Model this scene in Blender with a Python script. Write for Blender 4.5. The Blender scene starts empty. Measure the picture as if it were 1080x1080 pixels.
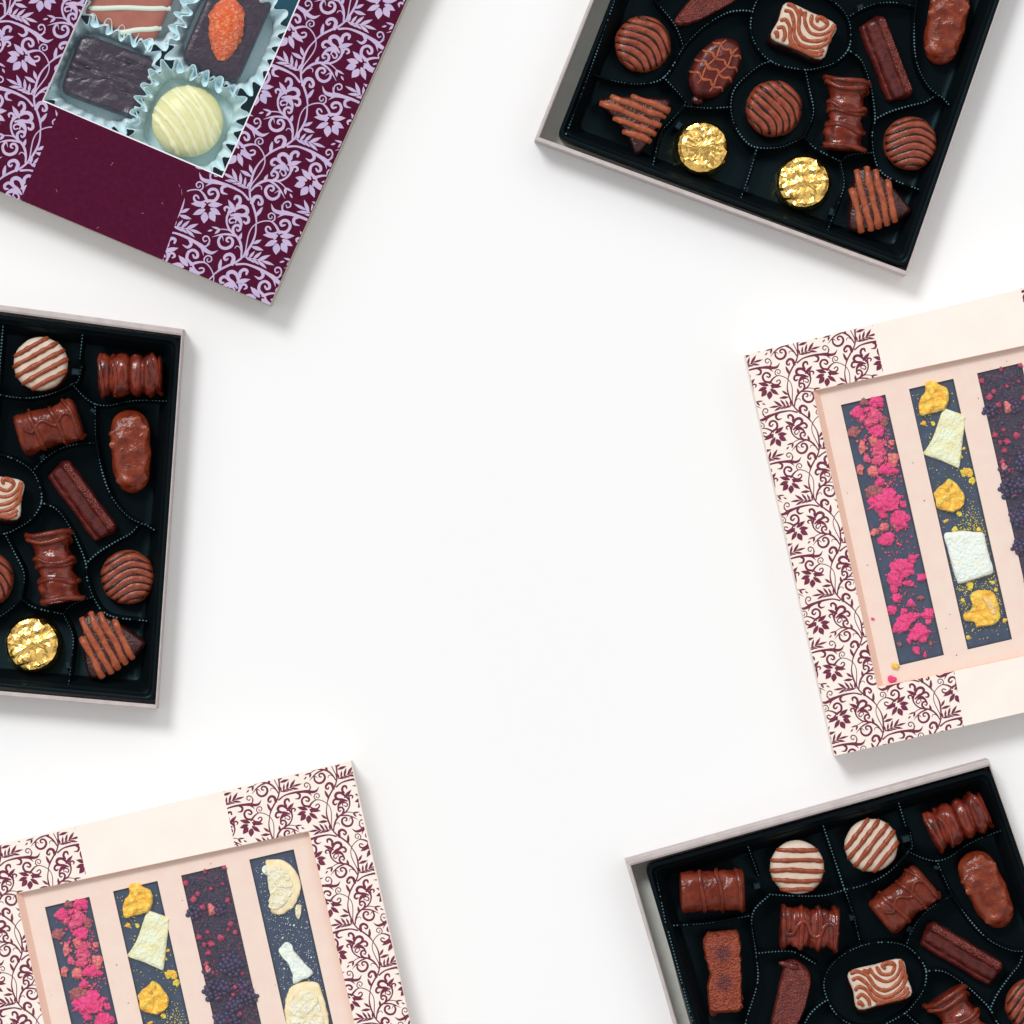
import bpy, math, random, cmath
from mathutils import Vector, noise, Matrix
random.seed(7)
S = 0.0005                      # metres per picture unit (the boxes are about 20 cm wide)
REF = 36.0                      # height (in units) of the box rims
D = bpy.data
scene = bpy.context.scene
COL = scene.collection
rad = math.radians

# ------------------------------------------------------------------ materials
def mat(name, col, rough=0.5, spec=0.5, metal=0.0, bump=None, vary=None, coat=0.0, sss=0.0, alpha=None, vor=None, tint=None):
    m = D.materials.new(name); m.use_nodes = True
    nt = m.node_tree; N = nt.nodes; L = nt.links
    b = N['Principled BSDF']
    b.inputs['Base Color'].default_value = (*col, 1)
    b.inputs['Roughness'].default_value = rough
    b.inputs['Specular IOR Level'].default_value = spec
    b.inputs['Metallic'].default_value = metal
    if coat: b.inputs['Coat Weight'].default_value = coat; b.inputs['Coat Roughness'].default_value = .2
    if tint: b.inputs['Specular Tint'].default_value = (*tint, 1)
    if sss:
        b.inputs['Subsurface Weight'].default_value = sss
        b.inputs['Subsurface Scale'].default_value = 0.002
        b.inputs['Subsurface Radius'].default_value = (1, .5, .3)
    tc = N.new('ShaderNodeTexCoord')
    if vary:                    # (scale, second colour, detail)
        n = N.new('ShaderNodeTexNoise'); n.inputs['Scale'].default_value = vary[0]
        n.inputs['Detail'].default_value = vary[2] if len(vary) > 2 else 4
        L.new(tc.outputs['Object'], n.inputs['Vector'])
        r = N.new('ShaderNodeValToRGB')
        lo, hi = (vary[3], vary[4]) if len(vary) > 4 else (.35, .65)
        r.color_ramp.elements[0].position = lo; r.color_ramp.elements[1].position = hi
        r.color_ramp.elements[0].color = (*col, 1); r.color_ramp.elements[1].color = (*vary[1], 1)
        L.new(n.outputs['Fac'], r.inputs['Fac']); L.new(r.outputs['Color'], b.inputs['Base Color'])
    last = None
    for kind, bb in (('n', bump), ('v', vor)):
        if not bb: continue     # (scale, strength, distance)
        if kind == 'n':
            n = N.new('ShaderNodeTexNoise'); n.inputs['Detail'].default_value = 5; out = n.outputs['Fac']
        else:
            n = N.new('ShaderNodeTexVoronoi'); out = n.outputs['Distance']
        n.inputs['Scale'].default_value = bb[0]
        L.new(tc.outputs['Object'], n.inputs['Vector'])
        bp = N.new('ShaderNodeBump'); bp.inputs['Strength'].default_value = bb[1]; bp.inputs['Distance'].default_value = bb[2]
        L.new(out, bp.inputs['Height'])
        if last: L.new(last.outputs['Normal'], bp.inputs['Normal'])
        L.new(bp.outputs['Normal'], b.inputs['Normal']); last = bp
    return m

def film_mat(name, col, haze, gloss):
    m = D.materials.new(name); m.use_nodes = True
    nt = m.node_tree; N = nt.nodes; L = nt.links
    N.remove(N['Principled BSDF']); out = N['Material Output']
    t = N.new('ShaderNodeBsdfTransparent'); d = N.new('ShaderNodeBsdfDiffuse'); g = N.new('ShaderNodeBsdfGlossy')
    d.inputs['Color'].default_value = (*col, 1)
    g.inputs['Roughness'].default_value = .08
    a = N.new('ShaderNodeMixShader'); a.inputs[0].default_value = haze
    L.new(t.outputs[0], a.inputs[1]); L.new(d.outputs[0], a.inputs[2])
    c = N.new('ShaderNodeMixShader'); c.inputs[0].default_value = gloss
    L.new(a.outputs[0], c.inputs[1]); L.new(g.outputs[0], c.inputs[2])
    L.new(c.outputs[0], out.inputs['Surface'])
    return m

M = {}
M['table'] = mat('table_white', (.86, .86, .86), .85, .1)
M['purple'] = mat('purple_board', (.066, .0035, .0215), .6, .06, bump=(5000, .25, .00004), vary=(420, (.078, .005, .028), 6))
M['lilac'] = mat('lilac_ink', (.46, .385, .60), .45, .3, vary=(200, (.55, .43, .60), 4))
M['lilac2'] = mat('lilac_ink_light', (.60, .50, .78), .4, .4)
M['tan'] = mat('raw_card_edge', (.60, .54, .46), .8, .2, bump=(3000, .4, .0001), vary=(900, (.42, .36, .28), 5))
M['white_edge'] = mat('white_card_edge', (.82, .80, .86), .8, .2)
M['cream'] = mat('cream_board', (.93, .815, .735), .7, .15, bump=(4000, .12, .00003), vary=(60, (.94, .84, .765), 2))
M['cream_print'] = mat('cream_print_board', (.90, .80, .72), .7, .15, bump=(4000, .12, .00003), vary=(90, (.90, .82, .75), 3))
M['maroon'] = mat('maroon_ink', (.155, .024, .055), .6, .12, vary=(700, (.19, .04, .075), 4))
M['insert'] = mat('pink_insert_card', (.84, .645, .555), .75, .12, bump=(2500, .15, .00004), vary=(120, (.84, .68, .58), 3))
M['peach'] = mat('peach_card', (.90, .60, .47), .75, .1)
M['tray'] = mat('black_tray_plastic', (.0028, .0046, .0058), .30, .11, bump=(300, .12, .0004), tint=(.45, .85, 1))
M['bead'] = mat('painted_crest_glint', (.10, .21, .25), .35, .5)  # pale teal colour stands in for specular glints along the ridge crests
M['greywall'] = mat('grey_board', (.62, .62, .57), .85, .15, bump=(2500, .3, .00008), vary=(130, (.68, .68, .63), 5))
M['pinkwall'] = mat('pinkish_board_edge', (.55, .49, .48), .8, .12, bump=(2500, .3, .00006), vary=(160, (.48, .42, .41), 5))
M['milk'] = mat('milk_chocolate', (.185, .029, .012), .22, .34, bump=(300, .55, .0010), vary=(170, (.105, .013, .006), 5))
M['milk2'] = mat('milk_chocolate_light', (.29, .066, .033), .30, .32, bump=(520, .5, .0006), vary=(260, (.20, .036, .016), 5))
M['nutmilk'] = mat('bumpy_milk_chocolate', (.235, .040, .014), .23, .38, bump=(330, .7, .0011), vary=(170, (.12, .015, .006), 5))
M['dark'] = mat('dark_chocolate', (.022, .0045, .004), .30, .30, bump=(500, .6, .0007))
M['plum'] = mat('plum_dark_chocolate', (.062, .009, .008), .24, .36, bump=(280, .6, .0010), vary=(180, (.125, .018, .014), 5))
M['orange'] = mat('caramel_drizzle', (.38, .098, .040), .30, .34, bump=(620, .5, .0005), vary=(380, (.27, .056, .022), 4))
M['brownline'] = mat('brown_drizzle', (.31, .068, .025), .30, .34, bump=(700, .5, .0005), vary=(380, (.23, .042, .015), 4))
M['icing'] = mat('cream_icing', (.60, .47, .37), .45, .4, bump=(500, .3, .0004), vary=(250, (.66, .54, .44), 4))
M['rough_orange'] = mat('rough_cocoa_top', (.30, .052, .018), .45, .45, vor=(850, 1.0, .0009), vary=(420, (.20, .032, .014), 4))
M['rough_red'] = mat('rough_red_cocoa', (.17, .026, .017), .42, .4, vor=(1000, 1.0, .0007), vary=(300, (.10, .015, .012), 3))
M['glossy'] = mat('glossy_red_chocolate', (.075, .008, .004), .17, .46, bump=(260, .5, .0010), vary=(160, (.20, .025, .010), 5))
M['notch'] = mat('bluish_notch_plastic', (.010, .024, .032), .35, .2)  # notches are a lighter blue than the rest of the tray
M['tri'] = mat('dark_triangle_chocolate', (.024, .005, .005), .22, .5, bump=(500, .8, .0010), vary=(260, (.050, .009, .008), 5))
M['gold'] = mat('gold_foil', (1.0, .63, .18), .20, .5, metal=1.0, bump=(200, .6, .0014))
M['navy'] = mat('dark_bar', (.026, .046, .088), .4, .3, bump=(300, .3, .0006), vary=(250, (.036, .060, .110), 5))
M['pink'] = mat('raspberry_pink', (.90, .020, .20), .6, .2, bump=(1300, 1, .0011), vary=(800, (.88, .09, .30), 5), sss=.15)
M['pinklight'] = mat('raspberry_pale', (.86, .17, .30), .6, .2, bump=(1300, 1, .0011), vary=(750, (.80, .05, .20), 5), sss=.15)
M['salmon'] = mat('raspberry_salmon', (.88, .30, .24), .6, .2, bump=(1300, 1, .0010), vary=(650, (.75, .11, .16), 5), sss=.1)
M['dull'] = mat('raspberry_dull', (.26, .06, .09), .65, .3, bump=(1200, 1, .0009), vary=(900, (.50, .14, .13), 5))
M['amber'] = mat('amber_fruit', (1.0, .45, .010), .5, .2, bump=(650, 1, .0014), vary=(430, (.98, .74, .12), 5), sss=.2)
M['amberpale'] = mat('pale_amber_flesh', (.86, .66, .36), .6, .3, bump=(800, .8, .0009), vary=(500, (.85, .5, .15), 5))
M['yellowgreen'] = mat('pale_dried_fruit', (.86, .80, .44), .7, .12, bump=(600, .9, .0013), vary=(180, (.84, .90, .68), 5))
M['mint'] = mat('white_dried_fruit', (.84, .91, .84), .75, .12, bump=(600, .9, .0013), vary=(260, (.90, .87, .66), 5, .52, .75))
M['yellowcrumb'] = mat('yellow_crumb', (.76, .62, .05), .6, .2)
M['berry'] = mat('blackberry', (.024, .020, .075), .34, .4, bump=(900, .4, .0005), vary=(330, (.15, .020, .085), 3, .5, .75))
M['berryred'] = mat('blackberry_red', (.36, .018, .075), .45, .35, bump=(900, .4, .0005), vary=(420, (.48, .05, .12), 4))
M['berrymat'] = mat('crushed_berry', (.020, .020, .050), .5, .3, vor=(900, .9, .0008), vary=(520, (.16, .014, .050), 5, .52, .68))
M['lemon'] = mat('lemon_slice', (.84, .76, .48), .65, .2, bump=(520, 1, .0014), vary=(220, (.90, .86, .70), 5))
M['lemonrind'] = mat('lemon_rind', (.86, .68, .36), .6, .2, bump=(600, .5, .0006), vary=(300, (.90, .80, .55), 4))
M['whitecrumb'] = mat('white_crumb', (.86, .88, .84), .7, .15)
M['cup'] = mat('pale_blue_paper', (.60, .80, .85), .8, .1, bump=(700, .25, .0003), vary=(160, (.66, .82, .85), 3))
M['tealbase'] = mat('teal_base_card', (.012, .085, .13), .8, .1)
M['whitechoc'] = mat('white_chocolate', (.72, .68, .32), .4, .45, bump=(240, .25, .0008), vary=(140, (.76, .73, .40), 3), sss=.1)
M['whiteline'] = mat('white_drizzle', (.80, .78, .46), .4, .4)
M['palestripe'] = mat('pale_stripe', (.66, .74, .62), .45, .4)
M['clay'] = mat('clay_brown_chocolate', (.34, .10, .065), .45, .3, bump=(300, .2, .0004), vary=(160, (.38, .12, .08), 4))
M['slate'] = mat('slate_dark_chocolate', (.028, .012, .024), .28, .5, bump=(420, .5, .0008), vary=(300, (.045, .020, .034), 5))
M['almond'] = mat('candied_almond', (.74, .115, .026), .45, .4, bump=(800, 1, .0014), vary=(520, (.86, .38, .18), 5, .48, .75), sss=.1)
M['film_blue'] = film_mat('window_film_blue', (.40, .66, .85), .030, .008)
M['film'] = film_mat('window_film_clear', (.85, .88, .95), .038, .008)

def dark_spots(m, pts, col, r):
    """two melted darker patches at given object-space points"""
    nt = m.node_tree; N = nt.nodes; L = nt.links; b = N['Principled BSDF']
    src = b.inputs['Base Color'].links[0].from_socket; tc = N.new('ShaderNodeTexCoord')
    ns = N.new('ShaderNodeTexNoise'); ns.inputs['Scale'].default_value = 380; L.new(tc.outputs['Object'], ns.inputs['Vector'])
    for p in pts:
        sb = N.new('ShaderNodeVectorMath'); sb.operation = 'SUBTRACT'; sb.inputs[1].default_value = (*p, 0); L.new(tc.outputs['Object'], sb.inputs[0])
        ml = N.new('ShaderNodeVectorMath'); ml.operation = 'MULTIPLY'; ml.inputs[1].default_value = (1, 1, 0); L.new(sb.outputs[0], ml.inputs[0])
        ln = N.new('ShaderNodeVectorMath'); ln.operation = 'LENGTH'; L.new(ml.outputs[0], ln.inputs[0])
        ad = N.new('ShaderNodeMath'); ad.operation = 'MULTIPLY_ADD'; ad.inputs[1].default_value = r * .9; L.new(ns.outputs['Fac'], ad.inputs[0]); L.new(ln.outputs['Value'], ad.inputs[2])
        mr = N.new('ShaderNodeMapRange'); mr.inputs['From Min'].default_value = r * 1.0; mr.inputs['From Max'].default_value = r * 1.75; mr.inputs['To Min'].default_value = 1; mr.inputs['To Max'].default_value = 0
        L.new(ad.outputs[0], mr.inputs['Value'])
        mx = N.new('ShaderNodeMixRGB'); mx.inputs[2].default_value = (*col, 1); L.new(mr.outputs[0], mx.inputs[0]); L.new(src, mx.inputs[1]); src = mx.outputs[0]
    L.new(src, b.inputs['Base Color'])
def spot_pt(x, y): c, s_ = math.cos(rad(23)), math.sin(rad(23)); return ((x * c - y * s_) * S, -(x * s_ + y * c) * S)
dark_spots(M['rough_orange'], [spot_pt(-1, -20), spot_pt(0, 11)], (.12, .022, .022), 9 * S)

# ------------------------------------------------------------------ mesh helpers (units: x right, y down, z up)
def crv(pts, n=6, closed=False):
    pts = [tuple(map(float, p)) for p in pts]
    if len(pts) < 3 and not closed:
        a, b = pts[0], pts[-1]
        return [tuple(a[k] + (b[k] - a[k]) * i / n for k in range(len(a))) for i in range(n + 1)]
    out = []; m = len(pts)
    segs = m if closed else m - 1
    for i in range(segs):
        if closed: p0, p1, p2, p3 = pts[i - 1], pts[i], pts[(i + 1) % m], pts[(i + 2) % m]
        else:
            p1, p2 = pts[i], pts[i + 1]
            p0 = pts[i - 1] if i else tuple(2 * a - b for a, b in zip(p1, p2))
            p3 = pts[i + 2] if i + 2 < m else tuple(2 * b - a for a, b in zip(p1, p2))
        for k in range(n):
            t = k / n; t2 = t * t; t3 = t2 * t
            out.append(tuple(.5 * ((2 * b) + (-a + c) * t + (2 * a - 5 * b + 4 * c - d) * t2 + (-a + 3 * b - 3 * c + d) * t3)
                             for a, b, c, d in zip(p0, p1, p2, p3)))
    if not closed: out.append(pts[-1])
    return out

def nz(x, y, z, f, seed=0): return noise.noise(Vector((x * f + seed * 17.3, y * f + seed * 5.1, z * f + seed * 9.7)))

class MB:
    def __init__(s): s.v = []; s.f = []; s.m = []
    def add(s, vs, fs, mi=0):
        o = len(s.v); s.v += [tuple(v) for v in vs]
        for f in fs: s.f.append(tuple(i + o for i in f)); s.m.append(mi)
    def poly(s, pts, z, mi=0): s.add([(p[0], p[1], z) for p in pts], [tuple(range(len(pts)))], mi)
    def loft(s, rings, closed=True, cap0=False, cap1=False, mi=0):
        n = len(rings[0]); vs = [p for r in rings for p in r]; fs = []
        for j in range(len(rings) - 1):
            for i in range(n if closed else n - 1):
                a = j * n + i; b = j * n + (i + 1) % n
                fs.append((a, b, b + n, a + n))
        if cap0: fs.append(tuple(range(n - 1, -1, -1)))
        if cap1: k = (len(rings) - 1) * n; fs.append(tuple(range(k, k + n)))
        s.add(vs, fs, mi)
    def tube(s, pts, r, n=8, flat=1.0, mi=0):
        rings = []
        for i, p in enumerate(pts):
            a = Vector(pts[max(i - 1, 0)]); b = Vector(pts[min(i + 1, len(pts) - 1)])
            t = (b - a)
            if t.length < 1e-9: t = Vector((1, 0, 0))
            t.normalize(); sd = t.cross(Vector((0, 0, 1)))
            if sd.length < 1e-4: sd = Vector((1, 0, 0))
            sd.normalize(); up = sd.cross(t)
            rr = r[i] if isinstance(r, (list, tuple)) else r
            rings.append([tuple(Vector(p) + sd * (rr * math.cos(q)) + up * (rr * flat * math.sin(q)))
                          for q in [2 * math.pi * k / n for k in range(n)]])
        s.loft(rings, True, True, True, mi)
    def prism(s, pts, z0, z1, mi=0):
        s.loft([[(p[0], p[1], z0) for p in pts], [(p[0], p[1], z1) for p in pts]], True, True, True, mi)
    def blob(s, c, r, seed=0, amp=.25, freq=.09, n=14, m=9, mi=0, flatb=True, ang=0.0):
        ca, sa = math.cos(ang), math.sin(ang); rings = []
        for j in range(m + 1):
            th = math.pi * j / m; row = []
            for i in range(n):
                ph = 2 * math.pi * i / n
                d = (math.sin(th) * math.cos(ph), math.sin(th) * math.sin(ph), math.cos(th))
                k = 1 + amp * 1.6 * nz(d[0] * r[0], d[1] * r[1], d[2] * r[2], freq, seed) + amp * .8 * nz(d[0] * r[0], d[1] * r[1], d[2] * r[2], freq * 2.6, seed + 3)
                x, y, z = d[0] * r[0] * k, d[1] * r[1] * k, d[2] * r[2] * k
                row.append((c[0] + x * ca - y * sa, c[1] + x * sa + y * ca, max(c[2] + z, .2) if flatb else c[2] + z))
            rings.append(row)
        s.loft(rings, True, False, False, mi)
    def sphere(s, c, r, n=8, m=5, mi=0, sz=1.0):
        rings = [[(c[0] + r * math.sin(math.pi * j / m) * math.cos(2 * math.pi * i / n), c[1] + r * math.sin(math.pi * j / m) * math.sin(2 * math.pi * i / n),
                   c[2] + sz * r * math.cos(math.pi * j / m)) for i in range(n)] for j in range(m + 1)]
        s.loft(rings, mi=mi)
    def slab(s, pts, z0, h, seed=0, edge=.8, amp=1.0, freq=.12, sub=3, mi=0):
        o = crv(pts, sub, True); cx = sum(p[0] for p in o) / len(o); cy = sum(p[1] for p in o) / len(o)
        rings = []
        for k, zz in ((1.0, 0), (1.02, .35), (1.0, .8), (.93, 1.0), (.8, 1.02), (.6, 1.0), (.4, 1.0), (.2, 1.0), (.02, 1.0)):
            row = []
            for p in o:
                x = cx + (p[0] - cx) * k; y = cy + (p[1] - cy) * k
                w = amp * nz(x, y, 0, freq, seed) * 2 + amp * nz(x, y, 0, freq * 3, seed + 2)
                e = edge * nz(p[0], p[1], 0, .3, seed + 5)
                row.append((x + e, y + e * .7, z0 + h * zz + (w if zz > .3 else 0)))
            rings.append(row)
        s.loft(rings, True, True, True, mi)
    def build(s, name, mats, parent=None, smooth=True, origin=(0, 0), loc=None):
        me = D.meshes.new(name)
        me.from_pydata([((x - origin[0]) * S, -(y - origin[1]) * S, z * S) for x, y, z in s.v], [], [tuple(reversed(f)) for f in s.f])
        if not isinstance(mats, (list, tuple)): mats = [mats]
        for m in mats: me.materials.append(m)
        me.polygons.foreach_set('material_index', s.m)
        me.polygons.foreach_set('use_smooth', [smooth] * len(s.f))
        me.update()
        if smooth: me.set_sharp_from_angle(angle=rad(50))
        o = D.objects.new(name, me); COL.objects.link(o)
        if parent: o.parent = parent
        if loc: o.location = loc
        return o

def tag(o, label, cat, group=None, kind=None):
    if label: o['label'] = label
    if cat: o['category'] = cat
    if group: o['group'] = group
    if kind: o['kind'] = kind
    return o
def img(x, y, z=0): return ((x - 540) * S, -(y - 540) * S, z * S)
def empty(name, loc=(0, 0, 0)):
    o = D.objects.new(name, None); COL.objects.link(o); o.location = loc; o.empty_display_size = .01
    return o
def copy_tree(o, parent=None):
    c = o.copy(); COL.objects.link(c)
    if parent: c.parent = parent
    for ch in list(o.children): copy_tree(ch, c)
    return c

# ------------------------------------------------------------------ 2-D helpers for the printed ornament
def clip(poly, region):
    out = list(poly); n = len(region)
    ar = sum(region[i][0] * region[(i + 1) % n][1] - region[(i + 1) % n][0] * region[i][1] for i in range(n))
    sg = 1 if ar > 0 else -1
    for i in range(n):
        a, b = region[i], region[(i + 1) % n]
        def side(p): return sg * ((b[0] - a[0]) * (p[1] - a[1]) - (b[1] - a[1]) * (p[0] - a[0]))
        res = []
        for k in range(len(out)):
            p, q = out[k], out[(k + 1) % len(out)]; sp, sq = side(p), side(q)
            if sp >= 0: res.append(p)
            if (sp >= 0) != (sq >= 0):
                t = sp / (sp - sq); res.append((p[0] + (q[0] - p[0]) * t, p[1] + (q[1] - p[1]) * t))
        out = res
        if len(out) < 3: return []
    return out

# one half-repeat of the scroll, drawn on its own sheet (9.82 sheet units to a picture unit)
STROKES = [
 [(634,510,16),(628,610,18),(600,700,26),(550,785,26),(490,862,22),(420,915,24),(350,945,26),(270,985,24),(195,1039,15)],
 [(500,850,14),(525,790,14),(540,700,14),(560,615,13),(595,550,12),(650,508,13),(720,487,14),(790,492,16),(840,540,26),(875,610,34)],
 [(792,494,14),(825,470,16),(825,425,16),(790,405,16),(760,428,15),(772,462,13),(798,455,12),(797,436,10)],
 [(870,600,34),(945,600,36),(985,545,34),(968,492,32),(922,480,34),(888,505,32),(900,535,26),(932,528,20)],
 [(860,600,22),(812,618,26),(757,610,28),(734,572,24),(748,545,18),(772,552,20),(785,575,18)],
 # acanthus branch
 [(480,856,20),(484,780,24),(470,710,30),(440,655,28),(392,608,26),(352,565,24),(330,500,22),(334,440,26),(362,398,30),(420,362,36),(480,336,42),(530,352,46),(543,398,42),(500,428,40),(440,420,36),(375,428,26)],
 [(440,330,40),(468,290,38),(462,245,36),(428,232,34),(410,260,24)],
 [(345,400,24),(360,368,26),(338,342,26),(308,352,26),(312,380,16)],
 [(405,428,36),(455,462,54),(478,510,34),(482,560,5)],
 [(500,425,40),(548,445,34),(556,490,34),(528,510,30),(506,492,20)],
 [(418,505,16),(428,472,18),(392,455,20),(358,475,20),(368,506,18),(402,500,14)],
 [(405,620,26),(394,565,32),(422,532,30),(462,538,30),(470,572,26),(444,588,22),(432,570,12)],
 [(400,612,16),(345,580,13),(285,572,12),(235,575,10)],
 [(430,645,22),(350,625,24),(270,628,20),(178,652,3)],
 [(270,640,26),(244,690,30),(262,748,34),(318,770,36),(376,745,36),(392,695,32),(368,660,28),(335,664,26),(328,692,22),(348,702,16)],
 [(285,645,14),(297,695,3)],
 [(482,805,10),(462,757,11),(432,748,11),(412,770,8)],
 # lower scroll
 [(385,930,46),(402,870,44),(372,832,40),(325,840,36),(304,868,30),(322,892,24),(342,876,16)],
 [(430,935,26),(520,932,22),(600,955,28),(680,990,34),(760,1036,40),(812,1072,52),(866,1120,46),(920,1140,34),(984,1115,2)],
 [(800,1060,26),(822,1110,24),(834,1168,2)],
 [(800,1070,34),(850,1075,24),(905,1044,2)],
 [(870,1062,14),(896,1020,16),(882,975,18),(848,968,18),(828,992,16),(842,1022,14),(866,1012,12)],
 [(500,856,9),(600,878,11),(710,902,7)],
 [(690,1000,36),(706,1050,36),(668,1082,32),(616,1055,6)],
]
LEAVES = [
 ((526,864),(556,796),30),((558,872),(622,797),33),((602,882),(694,804),38),((650,893),(782,838),44),
 ((530,866),(578,902),20),((560,874),(618,922),25),((600,884),(670,942),29),((652,896),(744,980),38),((690,897),(822,944),36),
 ((603,722),(692,680),40),((588,752),(712,790),46),
 ((418,395),(343,264),56),((455,692),(486,606),40),((262,572),(172,545),26),((262,572),(204,622),34),((182,580),(130,592),24),
 ((250,1004),(278,880),34),((632,442),(706,344),38),((638,470),(630,380),24),
 # flower petals
 ((860,640),(703,630),66),((850,690),(722,746),66),((850,720),(838,836),92),((900,715),(952,818),84),((905,680),(1012,746),70),((885,645),(1032,640),66),((845,660),(800,650),60),
]
def ornament(mb, X, u, v, k, regions, mi, z, wf=1.0):
    """repeat the half-motif (glide reflection) in columns over the convex regions"""
    c, s_ = math.cos(rad(23.5)), math.sin(rad(23.5))
    polys = []
    def loc(x, y): x -= 634; y -= 510; return ((x * c + y * s_) / 9.82, (-x * s_ + y * c) / 9.82)
    zi = 0
    for st in STROKES:
        n = 5 if len(st) > 4 else 4
        pts = crv(st, n); L, R = [], []
        for i, p in enumerate(pts):
            a = pts[max(i - 1, 0)]; b = pts[min(i + 1, len(pts) - 1)]
            dx, dy = b[0] - a[0], b[1] - a[1]; l = math.hypot(dx, dy) or 1; w = max(p[2] * wf, 2) * .5
            L.append(loc(p[0] - dy / l * w, p[1] + dx / l * w)); R.append(loc(p[0] + dy / l * w, p[1] - dx / l * w))
        for i in range(len(pts) - 1): polys.append(([L[i], L[i + 1], R[i + 1], R[i]], zi))
        # round ends
        for e, nb in ((0, 1), (-1, -2)):
            p = pts[e]; w = p[2] * .5 * wf
            if w > 5: polys.append(([loc(p[0] + w * math.cos(q * math.pi / 4), p[1] + w * math.sin(q * math.pi / 4)) for q in range(8)], zi + .5))
        zi += 1
    for (b0, t0, w) in LEAVES:
        w *= wf
        dx, dy = t0[0] - b0[0], t0[1] - b0[1]; l = math.hypot(dx, dy); nx, ny = -dy / l, dx / l
        q = []
        prof = ((0, .12), (.2, .36), (.42, .5), (.65, .40), (.85, .18), (1, 0))
        for t, h in prof: q.append((b0[0] + dx * t + nx * w * h, b0[1] + dy * t + ny * w * h))
        for t, h in reversed(prof[:-1]): q.append((b0[0] + dx * t - nx * w * h, b0[1] + dy * t - ny * w * h))
        polys.append(([loc(*p) for p in q], zi)); zi += 1
    for reg in regions:
        us = [((p[0] - X[0]) * u[0] + (p[1] - X[1]) * u[1]) / k for p in reg]
        vs = [((p[0] - X[0]) * v[0] + (p[1] - X[1]) * v[1]) / k for p in reg]
        for col in range(math.floor((min(us) - 70) / 82.6), math.ceil((max(us) + 70) / 82.6) + 1):
            for half in range(math.floor((min(vs) - 90) / 67.6), math.ceil((max(vs) + 90) / 67.6) + 1):
                for pl, zo in polys:
                    q = []
                    for (a, b) in pl:
                        if half % 2: a = -19.1 - a
                        a += col * 82.6; b += half * 67.6
                        q.append((X[0] + k * (u[0] * a + v[0] * b), X[1] + k * (u[1] * a + v[1] * b)))
                    q = clip(q, reg)
                    if q: mb.poly(q, z + .02 + zo * .005, mi)

def off_quad(q, d):
    n = 4; d = d if isinstance(d, (list, tuple)) else [d] * 4; lines = []
    for i in range(n):
        a, b = q[i], q[(i + 1) % n]; dx, dy = b[0] - a[0], b[1] - a[1]; l = math.hypot(dx, dy)
        nx, ny = -dy / l, dx / l              # inward for clockwise-on-screen quads (TL,TR,BR,BL)
        lines.append(((a[0] + nx * d[i], a[1] + ny * d[i]), (dx, dy)))
    out = []
    for i in range(n):
        (p, r), (q2, s_) = lines[i - 1], lines[i]
        cr = r[0] * s_[1] - r[1] * s_[0]; t = ((q2[0] - p[0]) * s_[1] - (q2[1] - p[1]) * s_[0]) / cr
        out.append((p[0] + r[0] * t, p[1] + r[1] * t))
    return out
def rounded(q, r, n=6, sub=8):
    out = []
    for i in range(4):
        p, c, nx_ = q[i - 1], q[i], q[(i + 1) % 4]
        a = Vector(p) - Vector(c); b = Vector(nx_) - Vector(c); a.normalize(); b.normalize()
        A = Vector(c) + a * r; B = Vector(c) + b * r; C = Vector(c)
        for k in range(n + 1):
            t = k / n; out.append(tuple(A * (1 - t) ** 2 + C * 2 * t * (1 - t) + B * t * t))
        nxt = Vector(nx_) - b * r
        for k in range(1, sub): out.append(tuple(B + (nxt - B) * (k / sub)))
    return out

# ------------------------------------------------------------------ the surface everything lies on
mb = MB(); R = 40000
mb.add([(-R, -R, 0), (R, -R, 0), (R, R, 0), (-R, R, 0)], [(0, 1, 2, 3)])
t = mb.build('table_surface', M['table'], smooth=False); t['kind'] = 'structure'

# ------------------------------------------------------------------ DARK BOXES (drawn once in the frame of the left one)
aB, bB = cmath.rect(.98729, rad(15.0245)), complex(989.77, -464.80)
aF, bF = cmath.rect(.98570, rad(-23.0674)), complex(733.67, 560.68)
PLACES = {'left': (complex(1, 0), complex(0, 0)), 'top right': (aB, bB), 'bottom right': (aF, bF)}
def put(o, where, x, y, z=0):
    a, b = PLACES[where]; w = a * complex(x, y) + b
    o.location = img(w.real, w.imag, z); o.rotation_euler = (0, 0, -cmath.phase(a)); o.scale = (abs(a),) * 3
    return o

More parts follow.
